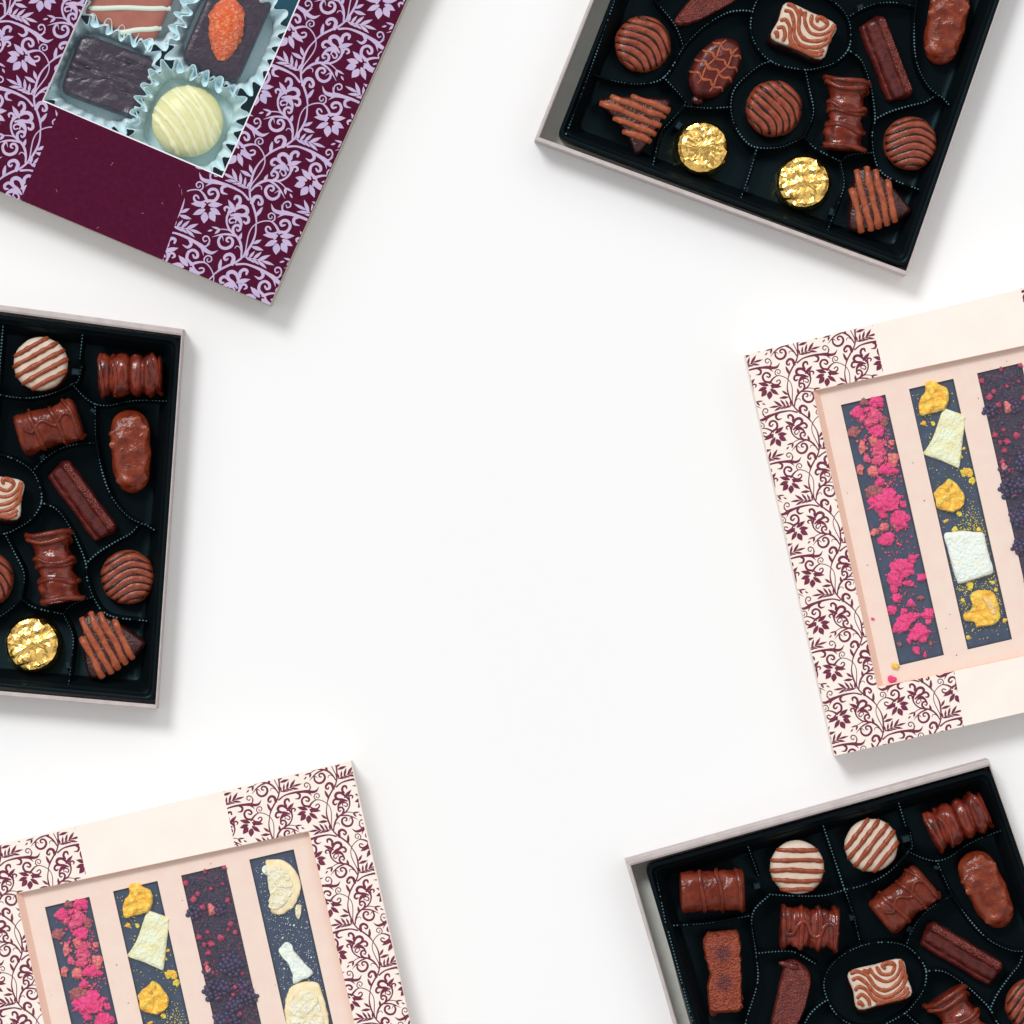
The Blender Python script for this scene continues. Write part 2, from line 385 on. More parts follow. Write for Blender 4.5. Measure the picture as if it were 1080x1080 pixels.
OUT = [(-207, 294), (193, 347), (165, 748), (-256, 711)]
THK = [7, 1.5, 4.6, 4]
INN = off_quad(OUT, THK)
TRAY = [(-190, 307.5), (190.4, 356.5), (163.4, 740), (-234, 702)]
OC = (-30, 530)
def make_dark_box():
    r = empty('chocolate_box')
    m = MB(); m.prism(off_quad(OUT, .4), .3, 3.0); m.build('base_panel', M['greywall'], r, False, OC)
    for i in range(4):
        a, b, c, d = OUT[i], OUT[(i + 1) % 4], INN[(i + 1) % 4], INN[i]
        m = MB(); n = 14; rings = []
        for k in range(n + 1):
            t = k / n
            P = (a[0] + (b[0] - a[0]) * t, a[1] + (b[1] - a[1]) * t); Q = (d[0] + (c[0] - d[0]) * t, d[1] + (c[1] - d[1]) * t)
            w = .35 * nz(P[0], P[1], 3, .03, 4) if 0 < k < n else 0
            bow = (3.2 if i == 0 else -1.0 if i == 3 else 0) * math.sin(math.pi * t)
            dx, dy = b[0] - a[0], b[1] - a[1]; l = math.hypot(dx, dy); nx, ny = dy / l, -dx / l
            P = (P[0] - nx * bow * .0 + nx * w, P[1] - ny * bow * .0 + ny * w)
            zt = 37.5 + .5 * nz(P[0], P[1], 0, .05, 2)
            rings.append([(P[0], P[1], .2), (P[0], P[1], zt - .6), (P[0] * .85 + Q[0] * .15, P[1] * .85 + Q[1] * .15, zt), (P[0] * .3 + Q[0] * .7, P[1] * .3 + Q[1] * .7, zt), (Q[0], Q[1], zt - 1.2), (Q[0], Q[1], 2.5)])
        m.loft(rings, True, True, True)
        m.build('wall', M['pinkwall'], r, False, OC)
    return r
RIDGES = [
 [(87,343),(86.6,352),(83.5,380)], [(85.5,387),(81.5,401.7),(75.4,404.7)], [(3.3,334),(-.3,380),(-3.1,415)],
 [(-79,389),(-55,401),(-35,409.6),(-22,413.7),(-3,416),(15,419),(32.5,419.5),(51,416),(69,409),(75.4,404.7)],
 [(-79.7,323),(-82.3,366)], [(-79,389),(-105,402),(-117.3,441.3)],
 [(75.4,404.7),(87.6,418),(99.8,426),(114,427.5),(130,424),(147.7,422),(175,423)],
 [(99.8,426),(99.8,450.5),(101,467),(106,493),(113,515),(121,530),(135,545),(149,552.5)],
 [(101,467),(81.5,468),(61,474),(45,485),(34.6,496)],
 [(-3.1,415),(-5,443),(-10.8,478.5)], [(-193,377),(-149.6,392),(-105,402)],
 [(-182,317),(-194,374.5)], [(-194.7,383),(-208.3,481),(-212,543)], [(-212,546),(-217.9,626),(-225,696)],
 [(-117.3,441.3),(-128,470.6),(-157,506),(-170,533)], [(-117.3,441.3),(-96.5,448),(-79,456),(-62,478)],
 [(43,530),(60,538),(74.6,558.5),(84,578),(90,594.6),(91.5,611.5),(97.5,629.5)],
 [(90,594.6),(103.5,582.6),(123,570.5),(137,563),(149,552.5),(164,560)],
 [(4.5,563),(14.4,582.6),(23,599.4),(25,611.5),(21.7,632)],
 [(21.7,632),(9.6,643),(-3,651),(-24,656.5),(-38,653),(-54.5,638),(-63,618.5),(-62.5,599),(-45.4,572.5),(-33,563)],
 [(21.7,632),(33.7,640),(48,644),(66,647.6)], [(66,647.6),(74.6,638),(97.5,629.5)], [(66,647.6),(75.8,669),(75.8,688.5),(71,729)],
 [(97.5,629.5),(106,643),(120,651),(154,655)], [(-217,626),(-195.7,627.4),(-165,624),(-139.7,609.9),(-127.8,572.7)],
 [(-127.8,572.7),(-143,552.5),(-170,533)], [(-139.7,609.9),(-113,627),(-110.3,633.6)],
 [(-110.3,633.6),(-120.7,653.4),(-127.3,669.7),(-126.7,706)], [(-127.8,572.7),(-113,547),(-94,527),(-79,519.6),(-66,517)],
 [(-110.3,633.6),(-86,629.5),(-62.5,622)], [(-24,656.5),(-24.6,685.8),(-27,716)],
]
ELL = [(-63.7,501),(-50,486),(-28.6,478.5),(-3.3,479),(18.2,486),(33.4,497),(41,512),(43,530),(33,547),(17,557.5),(3,563),(-25.9,565),(-45,558),(-60,543),(-66,523.8)]
NOTCH = [(79, 392, 9, 7, 8), (44, 482, 7, 5, -35), (-88, 376, 7, 6, 10), (-111, 655, 6, 8, 20), (-24, 702, 6, 7, 2), (-7, 447, 7, 6, 5), (71, 702, 5, 8, 0), (97, 433, 6, 4, 40)]
def make_tray():
    r = empty('plastic_tray')
    m = MB()
    def ring(i, z, rr): return [(p[0], p[1], z) for p in rounded(off_quad(TRAY, i), rr)]
    m.loft([ring(-.2, 3.2, 11), ring(0, 34.5, 11), ring(.8, 36, 10.5), ring(3.6, 36, 9), ring(4.6, 35, 8.5), ring(6.5, 31.5, 8), ring(7.5, 31, 8), ring(9.5, 29, 8), ring(17, 9, 10), ring(20, 7, 9)], True, False, True)
    m.build('tray_shell', M['tray'], r, True, OC)
    for (x, y, w, h, a) in NOTCH:
        c, s_ = math.cos(rad(a)), math.sin(rad(a))
        m = MB(); q = [(x + (i * c - j * s_) / 2, y + (i * s_ + j * c) / 2) for i, j in ((-w, -h), (w, -h), (w, h), (-w, h))]
        qi = [(x + (p[0] - x) * .8, y + (p[1] - y) * .8) for p in q]
        m.loft([[(p[0], p[1], 6.5) for p in q], [(p[0], p[1], 23) for p in q], [(p[0], p[1], 24.5) for p in qi]], True, False, True)
        m.build('finger_notch', M['notch'], r, True, OC)
    for path, cl in [(p, False) for p in RIDGES] + [(ELL, True)]:
        up = 8.2 if path[0][0] < -181 and path[-1][0] < -190 else 0
        m = MB(); pts = crv(path, 8, cl)
        if cl: pts.append(pts[0])
        rows = []
        for i, p in enumerate(pts):
            a = pts[max(i - 1, 0)]; b = pts[min(i + 1, len(pts) - 1)]
            if cl and i in (0, len(pts) - 1): a, b = pts[-2], pts[1]
            dx, dy = b[0] - a[0], b[1] - a[1]; l = math.hypot(dx, dy) or 1; nx, ny = -dy / l, dx / l
            rows.append([(p[0] + nx * w, p[1] + ny * w, z + up) for w, z in ((-3.2, 6.2), (-1.6, 16), (-.8, 27), (-.4, 28.6), (.4, 28.6), (.8, 27), (1.6, 16), (3.2, 6.2))])
        m.loft(rows, False)
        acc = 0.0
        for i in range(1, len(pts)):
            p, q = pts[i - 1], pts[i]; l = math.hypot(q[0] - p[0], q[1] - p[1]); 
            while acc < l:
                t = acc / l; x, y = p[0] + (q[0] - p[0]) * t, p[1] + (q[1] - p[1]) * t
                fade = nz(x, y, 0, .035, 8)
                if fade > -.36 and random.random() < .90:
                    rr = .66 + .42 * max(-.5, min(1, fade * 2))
                    m.sphere((x, y, 28.8 + up), rr, 6, 4, 1)  # dotted glints put into the bead colour
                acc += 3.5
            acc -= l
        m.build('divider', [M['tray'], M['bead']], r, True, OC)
    return r

BOXLAB = {'left': 'open pinkish cardboard box of assorted chocolates cut off by the left edge',
          'top right': 'open cardboard box of assorted chocolates with a grey gap left of its tray, top right',
          'bottom right': 'open cardboard box of assorted chocolates below the pink box, bottom right corner'}
TRAYLAB = {'left': 'black moulded plastic tray inside the open box at the left edge',
           'top right': 'black moulded plastic tray inside the open box at top right',
           'bottom right': 'black moulded plastic tray inside the open box at bottom right'}
b0 = t0 = None
for wh in PLACES:
    b0_ = make_dark_box() if b0 is None else copy_tree(b0); b0 = b0 or b0_
    put(tag(b0_, BOXLAB[wh], 'chocolate box', 'open boxes of assorted chocolates'), wh, *OC)
    t0_ = make_tray() if t0 is None else copy_tree(t0); t0 = t0 or t0_
    put(tag(t0_, TRAYLAB[wh], 'tray', 'black trays in the open boxes'), wh, OC[0], OC[1])

# ------------------------------------------------------------------ chocolates of the dark boxes (each around its own centre)
FL = 7.2
def rot(x, y, a): c, s_ = math.cos(rad(a)), math.sin(rad(a)); return (x * c - y * s_, x * s_ + y * c)
def dome(m, rx, ry, h, ang=0, seed=1, amp=.6, prof=None, mi=0, n=40, z0=0):
    prof = prof or ((.93, 0), (1.0, .14), (1.02, .4), (1.0, .62), (.95, .80), (.85, .92), (.68, .98), (.45, 1.0), (.2, 1.01), (.01, 1.01))
    rings = []
    for k, zz in prof:
        row = []
        for i in range(n):
            q = 2 * math.pi * i / n; x, y = rx * k * math.cos(q), ry * k * math.sin(q)
            e = 1 + .022 * nz(math.cos(q) * 30, math.sin(q) * 30, zz * 20, .09, seed) * amp * 2
            x, y = rot(x * e, y * e, ang)
            row.append((x, y, z0 + h * zz + (amp * nz(x, y, 0, .12, seed) if zz > .3 else 0)))
        rings.append(row)
    m.loft(rings, True, True, True, mi)
def dome_z(x, y, rx, ry, h, ang=0):
    x, y = rot(x, y, -ang); k = min(math.hypot(x / rx, y / ry), 1.04)
    prof = ((1.04, .30), (1.0, .62), (.95, .80), (.85, .92), (.68, .98), (.45, 1.0), (0, 1.01))
    for (k1, z1), (k0, z0) in zip(prof, prof[1:]):
        if k >= k0: return h * (z0 + (z1 - z0) * (k - k0) / (k1 - k0))
    return h
def drape(m, line, zf, r, n=5, flat=.8, seed=0, jit=.35):
    pts = crv(line, n)
    out = []; rr = []
    for i, p in enumerate(pts):
        out.append((p[0], p[1], zf(p[0], p[1]) + r * .25))
        rr.append(r * (1 + jit * nz(p[0], p[1], 0, .16, seed)) * (.75 if i in (0, len(pts) - 1) else 1))
    m.tube(out, rr, 8, flat)
def chord(c, ang, R, wob=0, seed=0, n=6, ext=1.02, ry=None):
    """a line across a round top at signed distance c from the middle, running along ang"""
    h = math.sqrt(max(R * R - c * c, 1)) * ext; pts = []
    for i in range(n + 1):
        t = -h + 2 * h * i / n
        pts.append(rot(t, c + wob * math.sin(t * .11 + seed * 1.7) + .8 * nz(t, c, 0, .08, seed), ang))
    return pts

def striped_white(name, ang, R, seed, offs, curve=0):
    r = empty(name)
    m = MB(); dome(m, R - .5, R - .5, 17, seed=seed); m.v = [(x + 1.0, y + 2.6, z) for x, y, z in m.v]; m.build('chocolate_base', M['milk'], r)
    m = MB(); dome(m, R, R, 15, seed=seed, z0=10); m.build('icing', M['icing'], r)
    m = MB(); zf = lambda x, y: 10 + dome_z(x, y, R, R, 15)
    for i, c in enumerate(offs): drape(m, chord(c, ang, R, curve, seed + i), zf, 2.5, seed=i)
    m.build('drizzle', M['brownline'], r)
    return r
def wavy_round(name, ang, R, seed, wob, step=7.6):
    r = empty(name); h = 23
    def c_of(x, y):
        X, Y = rot(x, y, -ang); return Y - wob * math.sin(X * .11 + seed * 1.7) - 1.2 * nz(X, Y, 0, .05, seed) - .012 * X * X
    prof = crv([(.92, 0), (1.0, .14), (1.02, .4), (1.0, .62), (.95, .80), (.85, .92), (.68, .98), (.45, 1.0), (.2, 1.01), (.01, 1.01)], 4)
    m = MB(); rings = []; n = 84
    for k, zz in prof:
        row = []
        for i in range(n):
            q = 2 * math.pi * i / n; e = 1 + .03 * nz(math.cos(q) * 30, math.sin(q) * 30, zz * 20, .09, seed)
            x, y = R * k * math.cos(q) * e, R * k * math.sin(q) * e
            f = abs(math.sin(math.pi * c_of(x, y) / step)) ** .55
            e2 = 1 + (.035 * (f - .6) if zz > .3 else 0)
            row.append((x * e2, y * e2, h * zz + (2.2 * (f - .75) + .7 * nz(x, y, 0, .12, seed) if zz > .55 else 0)))
        rings.append(row)
    m.loft(rings, True, True, True); m.build('chocolate_body', M['milk2'], r)
    m = MB(); kk = -4
    while kk <= 4:
        pts = []; rr = []
        for i in range(41):
            X = -R + 2 * R * i / 40; c = kk * step
            Y = c
            for _ in range(4): Y = c + wob * math.sin(X * .11 + seed * 1.7) + 1.2 * nz(X, Y, 0, .05, seed) + .012 * X * X
            x, y = rot(X, Y, ang)
            if math.hypot(x, y) < R * .985:
                pts.append((x, y, dome_z(x, y, R, R, h) - .25)); rr.append(1.15 * (1 + 1.1 * nz(x, y, 3, .075, seed + kk)))
        if len(pts) > 5: m.tube(pts, rr, 6, .6)
        kk += 1
    m.build('furrow_line', M['dark'], r)
    return r
def lathe_log(name, ln, w, ang, prof, bands=(), seed=1, matn='milk', bandmat='milk', h=.92, br=2.0, longs=(), amp=.9, cross=1.0):
    """a chocolate lying on its side; prof(t) gives its radius factor along the axis"""
    r = empty(name); Rr = w / 2; zc = Rr * h
    def pt(t, th, k=1.0):
        rad_ = Rr * prof(t) * k * (1 + .075 * amp * nz(t * 34, math.sin(th) * 9, math.cos(th) * 9, .17, seed) + .045 * amp * nz(t * 90, math.sin(th) * 20, math.cos(th) * 20, .22, seed + 4))
        sx = math.sin(th); cz = math.cos(th)
        e = 2 / (2 + cross)      # slightly squared section
        y = rad_ * math.copysign(abs(sx) ** e, sx); z = zc + rad_ * h * math.copysign(abs(cz) ** e, cz)
        ax = (t - .5) * ln
        x2, y2 = rot(ax, y, ang)
        return (x2, y2, max(z, .1))
    m = MB(); n = 44; k = 28
    rings = []
    for i in range(n + 1):
        t = i / n; rings.append([pt(t, 2 * math.pi * j / k) for j in range(k)])
    for sgn, t, lst in ((-1, 0, True), (1, 1, False)):
        caps = [[(lambda p: p)(pt(t, 2 * math.pi * j / k, q)) for j in range(k)] for q in (.9, .6, .05)]
        dxy = rot(sgn * .8, 0, ang)
        caps = [[(p[0] + dxy[0] * s2, p[1] + dxy[1] * s2, p[2]) for p in c] for c, s2 in zip(caps, (1.2, 2, 2.2))]
        rings = (list(reversed(caps)) + rings) if lst else rings + caps
    m.loft(rings, True, True, True); m.build('chocolate_body', M[matn], r)
    if bands or longs:
        m = MB()
        for i, (t, tilt, wv) in enumerate(bands):
            pts = []; rr = []
            for j in range(15):
                th = rad(-100 + 200 * j / 14)
                pts.append(pt(t + tilt * th / 1.7 + wv * math.sin(th * 3 + i) , th, 1.02)); rr.append(br * (1 + .35 * nz(t * 30, th * 3, 0, .5, seed + i)))
            m.tube(pts, rr, 8, .8)
        for i, (th, t0, t1, wv) in enumerate(longs):
            m.tube([pt(t0 + (t1 - t0) * j / 16, rad(th + wv * math.sin(j * .8)), 1.02) for j in range(17)], br * .9, 8, .8)
        m.build('drizzle', M[bandmat], r)
    return r
def bumps(n, lo, hi): return lambda t: lo + (hi - lo) * abs(math.sin(math.pi * n * t)) ** .6
def gold_round(name, R, seed, folds):
    r = empty(name); rnd = random.Random(seed); m = MB(); rings = []; n = 46
    for k, zz in ((1.0, 0), (1.035, .06), (1.02, .18), (1.0, .5), (.97, .76), (.9, .9), (.78, .97), (.64, 1.0), (.5, 1.0), (.36, 1.01), (.22, 1.01), (.08, 1.01)):
        row = []
        for i in range(n):
            q = 2 * math.pi * (i + .5 * rnd.random()) / n
            kk = k * (1 + (.07 if k > 1.04 else .018) * (rnd.random() - .5) * 2)
            x, y = R * kk * math.cos(q), R * kk * math.sin(q)
            z = 25 * zz + (.9 if zz > .6 else 1.0) * (rnd.random() - .5) * (1 if zz > 0 else 0) * min(1, k * 1.6) + 1.4 * nz(x, y, 0, .10, seed) * 1.3 * (1 if zz > .5 else 0)
            if zz > .85 and folds:
                X, Y = rot(x, y, -folds); z += 1.0 * math.cos(Y * .52 + 1.2 * nz(x, y, 2, .05, seed)) + .8 * nz(X * .4, Y, 1, .22, seed + 2)
            row.append((x, y, max(z, .1)))
        rings.append(row)
    m.loft(rings, True, True, True)
    tri = []
    mi = []
    for f in m.f:
        if len(f) == 4:
            tri += [(f[0], f[1], f[2]), (f[0], f[2], f[3])] if rnd.random() < .5 else [(f[1], f[2], f[3]), (f[1], f[3], f[0])]; mi += [0, 0]
        else: tri.append(f); mi.append(0)
    m.f = tri; m.m = mi
    m.build('foil_wrapper', M['gold'], r, False)
    return r
def cone_tri(name, poly, stripe_ang, offs, seed, sweep=1.0):
    r = empty(name)
    cx = sum(p[0] for p in poly) / len(poly); cy = sum(p[1] for p in poly) / len(poly)
    pts = crv([(p[0], p[1]) for p in poly], 4, True)
    m = MB(); rings = []
    for k, zz in ((1.0, 0), (1.05, .2), (1.05, .6), (1.0, .86), (.92, .98), (.6, 1.0), (.25, 1.02), (.01, 1.02)):
        rings.append([(cx + (p[0] - cx) * k + .5 * nz(p[0], p[1], zz * 9, .2, seed), cy + (p[1] - cy) * k, 22 * zz + .8 * nz(p[0] * k, p[1] * k, 0, .1, seed)) for p in pts])
    m.loft(rings, True, True, True); m.build('chocolate_body', M['tri'], r)
    m = MB()
    for i, o in enumerate(offs):
        # where the stripe meets the outline
        d = rot(1, 0, stripe_ang); nn = rot(0, 1, stripe_ang); hit = []
        for j in range(len(pts)):
            a, b = pts[j], pts[(j + 1) % len(pts)]
            sa = (a[0] - cx) * nn[0] + (a[1] - cy) * nn[1] - o; sb = (b[0] - cx) * nn[0] + (b[1] - cy) * nn[1] - o
            if (sa > 0) != (sb > 0):
                t = sa / (sa - sb); x = a[0] + (b[0] - a[0]) * t; y = a[1] + (b[1] - a[1]) * t
                hit.append((x - cx) * d[0] + (y - cy) * d[1])
        if len(hit) < 2: continue
        t0, t1 = min(hit) - 1.2, max(hit) + 1.2; line = []; rr = []
        for j in range(13):
            u = j / 12; t = t0 + (t1 - t0) * u; w = 1.6 * nz(t, o, 0, .06, seed + i)
            zz = 22.6 - 5 * max(0, abs(u - .5) * 2 - .82) / .18
            line.append((cx + d[0] * t + nn[0] * (o + w), cy + d[1] * t + nn[1] * (o + w), zz)); rr.append(3.35 * (1 + .42 * nz(t, o, 5, .13, seed)))
        m.tube(line, rr, 8, .7)
    m.build('drizzle', M['orange'], r)
    return r
def oval_net(name, ang, seed):
    r = empty(name); rx, ry = 36, 23
    m = MB(); dome(m, rx, ry, 25, ang, seed, 1.2); m.blob(rot(38, -4, ang) + (3,), (7, 5, 4), 3); m.build('chocolate_body', M['plum'], r)
    m = MB(); zf = lambda x, y: dome_z(x, y, rx, ry, 25, ang)
    for i, t in enumerate((-.66, -.3, .05, .42)):
        h = ry * math.sqrt(1 - t * t); line = []
        for j in range(13):
            s_ = -1 + 2 * j / 12; line.append(rot(t * rx + 4.2 * abs(math.sin(s_ * 4.4 + .6)) - 1, s_ * h * .98, ang))
        drape(m, line, zf, 1.55, 3, seed=i, jit=.6)
    for i, s_ in enumerate((-.36, .3)):
        drape(m, [rot(rx * (-.85 + 1.55 * j / 8), ry * s_ + 1.5 * math.sin(j * 1.5), ang) for j in range(9)], zf, 1.1, 3, seed=i)
    m.build('drizzle', M['orange'], r)
    return r
def nut_oval(name, ang, ln, w, seed):
    r = empty(name); m = MB(); rings = []; n = 64; k = 44; rnd = random.Random(seed)
    lumps = [(rnd.uniform(-ln * .44, ln * .44), rnd.uniform(-.95, .95), rnd.uniform(2.6, 5.5), rnd.uniform(.08, .22)) for _ in range(36)]
    for i in range(n + 1):
        t = i / n; a = (t - .5) * ln; base = max(.02, (1 - abs(2 * t - 1) ** 3.6)) ** .5 * (1.08 - .16 * t)
        row = []
        for j in range(k):
            th = 2 * math.pi * j / k; tt = (th + math.pi) % (2 * math.pi) - math.pi
            b = 1 + .06 * nz(a, math.sin(th) * w / 2, math.cos(th) * w / 2, .07, seed) + sum(am * math.exp(-((a - la) ** 2 + ((tt - lt) * w / 2) ** 2) / sg ** 2) for la, lt, sg, am in lumps)
            y = w / 2 * base * b * math.copysign(abs(math.sin(th)) ** .8, math.sin(th)); z = 12 + 12.5 * base * b * math.copysign(abs(math.cos(th)) ** .7, math.cos(th))
            x2, y2 = rot(a, y, ang); row.append((x2, y2, max(z, .1)))
        rings.append(row)
    m.loft(rings, True, True, True); m.build('chocolate_body', M['nutmilk'], r)
    return r
def stick_bar(name, ang, ln):
    r = empty(name); m = MB(); rings = []
    sec = [(14, 0), (15, 8), (13.5, 17), (12, 22.5), (9, 24), (6, 22.5), (3.5, 18.5), (1, 18), (-4, 17.5), (-8, 15), (-10, 12), (-12, 12), (-15, 9), (-16, 0)]
    n = 34
    for i in range(n + 1):
        t = i / n; e = min(1, .40 + 2.9 * min(t, 1 - t) ** .5)
        rings.append([rot((t - .5) * ln + (1 - e) * .5 * y * (1 if t > .5 else -1) * .4, -y * (.25 + .75 * e) + .9 * nz(t * 60, y, 0, .12, 3), ang) + (z * (e if z > 2 else 1) + .5 * nz(t * 80, y, 2, .2, 5) * (z > 2),) for y, z in sec])
    m.loft(rings, True, True, True); m.build('chocolate_body', M['plum'], r)
    m = MB()     # grained ridge along the top
    rings = []
    for i in range(31):
        t = .06 + .88 * i / 30
        rings.append([rot((t - .5) * ln, -y + .3 * nz(t * 50, y, 0, .2, 9), ang) + (z + .5 * nz(t * 90, y, 1, .3, 6),) for y, z in ((13.6, 18), (13, 23.5), (9.5, 25.2), (5.8, 23.4), (5.2, 20))])
    m.loft(rings, True, True, True); m.build('ridge', M['rough_red'], r)
    return r
def swirl_block(name, ang):
    r = empty(name); c0 = complex(-8.1, 523.3)
    hw, hh = 29, 20.5
    def rect(k, e=0): return [rot(x * k, y * k, ang) for x, y in crv([(-hw, -hh), (0, -hh - 1), (hw, -hh + 1), (hw + 1, 0), (hw, hh), (0, hh + .5), (-hw, hh), (-hw - .5, 0)], 4, True)]
    m = MB(); m.loft([[(x - (1.5 if z < 15 else 0), y + (4.5 if z < 15 else 2), z) for x, y in rect(k)] for k, z in ((1.0, 0), (1.04, 5), (1.0, 14), (.97, 18))], True, True, True); m.build('chocolate_base', M['dark'], r)
    m = MB(); m.loft([[(x, y, z + .5 * nz(x, y, 0, .1, 4)) for x, y in rect(k)] for k, z in ((.95, 16), (1.0, 19), (1.0, 22), (.94, 24), (.7, 24.6), (.3, 24.8), (.02, 24.8))], True, True, True); m.build('icing', M['icing'], r)
    lines = [[(118,885),(165,872),(205,892),(240,938),(285,948),(330,915),(352,868),(352,835)],
             [(238,848),(262,885),(300,882),(312,850),(288,836),(264,850),(276,866)],
             [(210,858),(240,898),(280,915),(318,895),(335,858),(338,828)],
             [(132,912),(170,900),(205,925),(240,965),(285,975),(335,945),(370,900),(372,870)],
             [(140,955),(172,935),(205,950),(235,985),(285,995),(340,968),(384,930)],
             [(152,985),(182,965),(208,985),(215,1010)], [(150,1012),(175,995),(190,1012)], [(240,1010),(300,1012),(352,985),(385,945)], [(185,862),(215,880)]]
    m = MB()
    for i, l in enumerate(lines):
        q = []
        for p in l:
            w = (complex(860 + p[0] / 3.724, 790 + p[1] / 3.724) - bF) / aF - c0; X, Y = rot(w.real, w.imag, -ang); q.append(rot(max(-hw + 1, min(hw - 1, X)), max(-hh + 1, min(hh - 1, Y)), ang))
        drape(m, q, lambda x, y: 24.3, 2.2, 4, .6, i, .35)
    m.build('drizzle', M['orange'], r)
    return r
def rough_block(name, ang):
    r = empty(name); m = MB()
    o = [(-42, -16), (-25, -20), (-10, -18), (8, -19), (25, -18), (41, -17), (43, 0), (41, 17), (20, 18), (0, 16), (-20, 19), (-40, 18), (-43, 2)]
    m.slab([rot(x, y, ang) for x, y in o], 0, 22, 3, 2.2, .7, .12, 4); m.build('chocolate_body', M['rough_orange'], r)
    for i, (x, y, q) in enumerate(((39, 13, 6), (-39, 14, 5), (-37, -15, 6), (30, -17, 4))): 
        m = MB(); m.blob(rot(x, y, ang) + (6,), (q * 1.2, q * .8, 6), i, ang=rad(ang)); m.build('chocolate_drip', M['rough_orange'], r)
    return r
def leaf_bar(name):
    r = empty(name); m = MB()
    o = [(-90, 463), (-77, 471), (-73, 487), (-82, 503), (-96, 520), (-120, 541), (-138, 552), (-144, 546), (-133, 521), (-113, 491)]
    m.slab([(x + 108, y - 505) for x, y in o], 0, 21, 5, 1.0, .6, .12, 4); m.build('chocolate_body', M['rough_red'], r)
    m = MB(); m.blob((20, -37, 20), (11, 4, 3.5), 2, ang=rad(40)); m.build('chocolate_lip', M['plum'], r)
    return r

KINDS = {   # name: (centre in the box, builder)
 'W1': (41.8, 383.5, lambda: striped_white('striped_chocolate', -29, 28, 1, (-20, -10.5, -.5, 9.5, 19.5))),
 'W2': (-40.7, 374.1, lambda: striped_white('striped_chocolate', 24, 28.5, 5, (-19, -8, 3, 13.5, 23), .6)),
 'BAR': (137, 395.5, lambda: lathe_log('barrel_chocolate', 64, 45, 0, lambda t: .74 + .26 * abs(math.sin(math.pi * 4.0 * (t + .03 * math.sin(9 * t)) + .35)) ** .6, [(.035, .03, .02), (.25, .05, .03), (.93, .07, .02)], 2, 'glossy', 'glossy', br=2.4, amp=1.6)),
 'LOG': (51, 450.5, lambda: lathe_log('log_chocolate', 64, 46, -17, lambda t: .94 + .06 * math.cos(6.28 * t) - .10 * max(0, abs(2 * t - 1) - .9) * 10, [(.30, .06, .02), (.66, .07, .02), (.93, .08, .02)], 3, longs=((-6, .12, .94, 7),), br=2.3, amp=1.4)),
 'LOG2': (-134.3, 361.5, lambda: lathe_log('log_chocolate', 66, 45, 21, lambda t: .93 + .06 * abs(2 * t - 1) - .05 * max(0, abs(2 * t - 1) - .9) * 10, [(.33, .05, .015), (.62, .06, .02), (.94, .05, .01)], 6, br=2.6, amp=1.2)),
 'LOG3': (-54, 438.6, lambda: lathe_log('cube_chocolate', 60, 44, 27, lambda t: .84 + .16 * abs(math.cos(math.pi * 3 * t)) ** .7, [(.03, .03, .01), (.34, .02, .01), (.66, .03, .02), (.96, .03, .01)], 8, 'glossy', 'glossy', longs=((0, .02, .98, 6),), br=2.8, cross=2.4, amp=1.5)),
 'NUT': (137, 476, lambda: nut_oval('nut_chocolate', 87, 88, 42, 4)),
 'STICK': (85.5, 528.5, lambda: stick_bar('stick_chocolate', 54, 92)),
 'SWIRL': (-8.1, 523.3, lambda: swirl_block('swirl_chocolate', 8)),
 'ROLL': (57.8, 598, lambda: lathe_log('roll_chocolate', 74, 46, 80, lambda t: .80 + .2 * abs(2 * t - 1) ** 3 + .06 * math.sin(t * 19), [(.02, -.03, .01), (.11, -.05, .03), (.41, -.06, .04), (.47, -.02, .02), (.70, -.07, .03), (.97, -.03, .01)], 9, 'glossy', 'milk', br=2.6, amp=1.8)),
 'R1': (133.5, 609, lambda: wavy_round('wavy_chocolate', -12, 28, 2, 2.0, step=7.9)),
 'R2': (-170.6, 580.6, lambda: wavy_round('wavy_chocolate', 24, 29.5, 6, 1.6, step=8.6)),
 'R3': (-17, 611, lambda: wavy_round('wavy_chocolate', 42, 29.5, 9, 2.4, step=8.2)),
 'G1': (-80.6, 671.7, lambda: gold_round('foil_chocolate', 29, 11, 0)),
 'G2': (33.7, 679.4, lambda: gold_round('foil_chocolate', 29.5, 23, -25)),
 'T1': (-161, 662, lambda: cone_tri('triangle_chocolate', [(-36, -12), (-12, -22), (18, -28), (33, -29), (33, -14), (26, 10), (18, 30), (12, 34), (4, 22), (-14, 6), (-30, -4)], 6, (-22, -13, -3.5, 6.5, 16), 3)),
 'T2': (118, 681, lambda: cone_tri('triangle_chocolate', [(-29, -31), (-14, -33), (4, -24), (30, -6), (31, 2), (16, 16), (-6, 30), (-22, 33), (-28, 20), (-31, -4), (-33, -20)], 63, (-19, -9.5, 0, 9.5, 19), 7)),
 'OVAL': (-89.2, 585.4, lambda: oval_net('oval_chocolate', 109, 4)),
 'RECT': (-157, 447, lambda: rough_block('rough_chocolate', 110)),
 'LEAF': (-108, 505, lambda: leaf_bar('pointed_chocolate')),
}
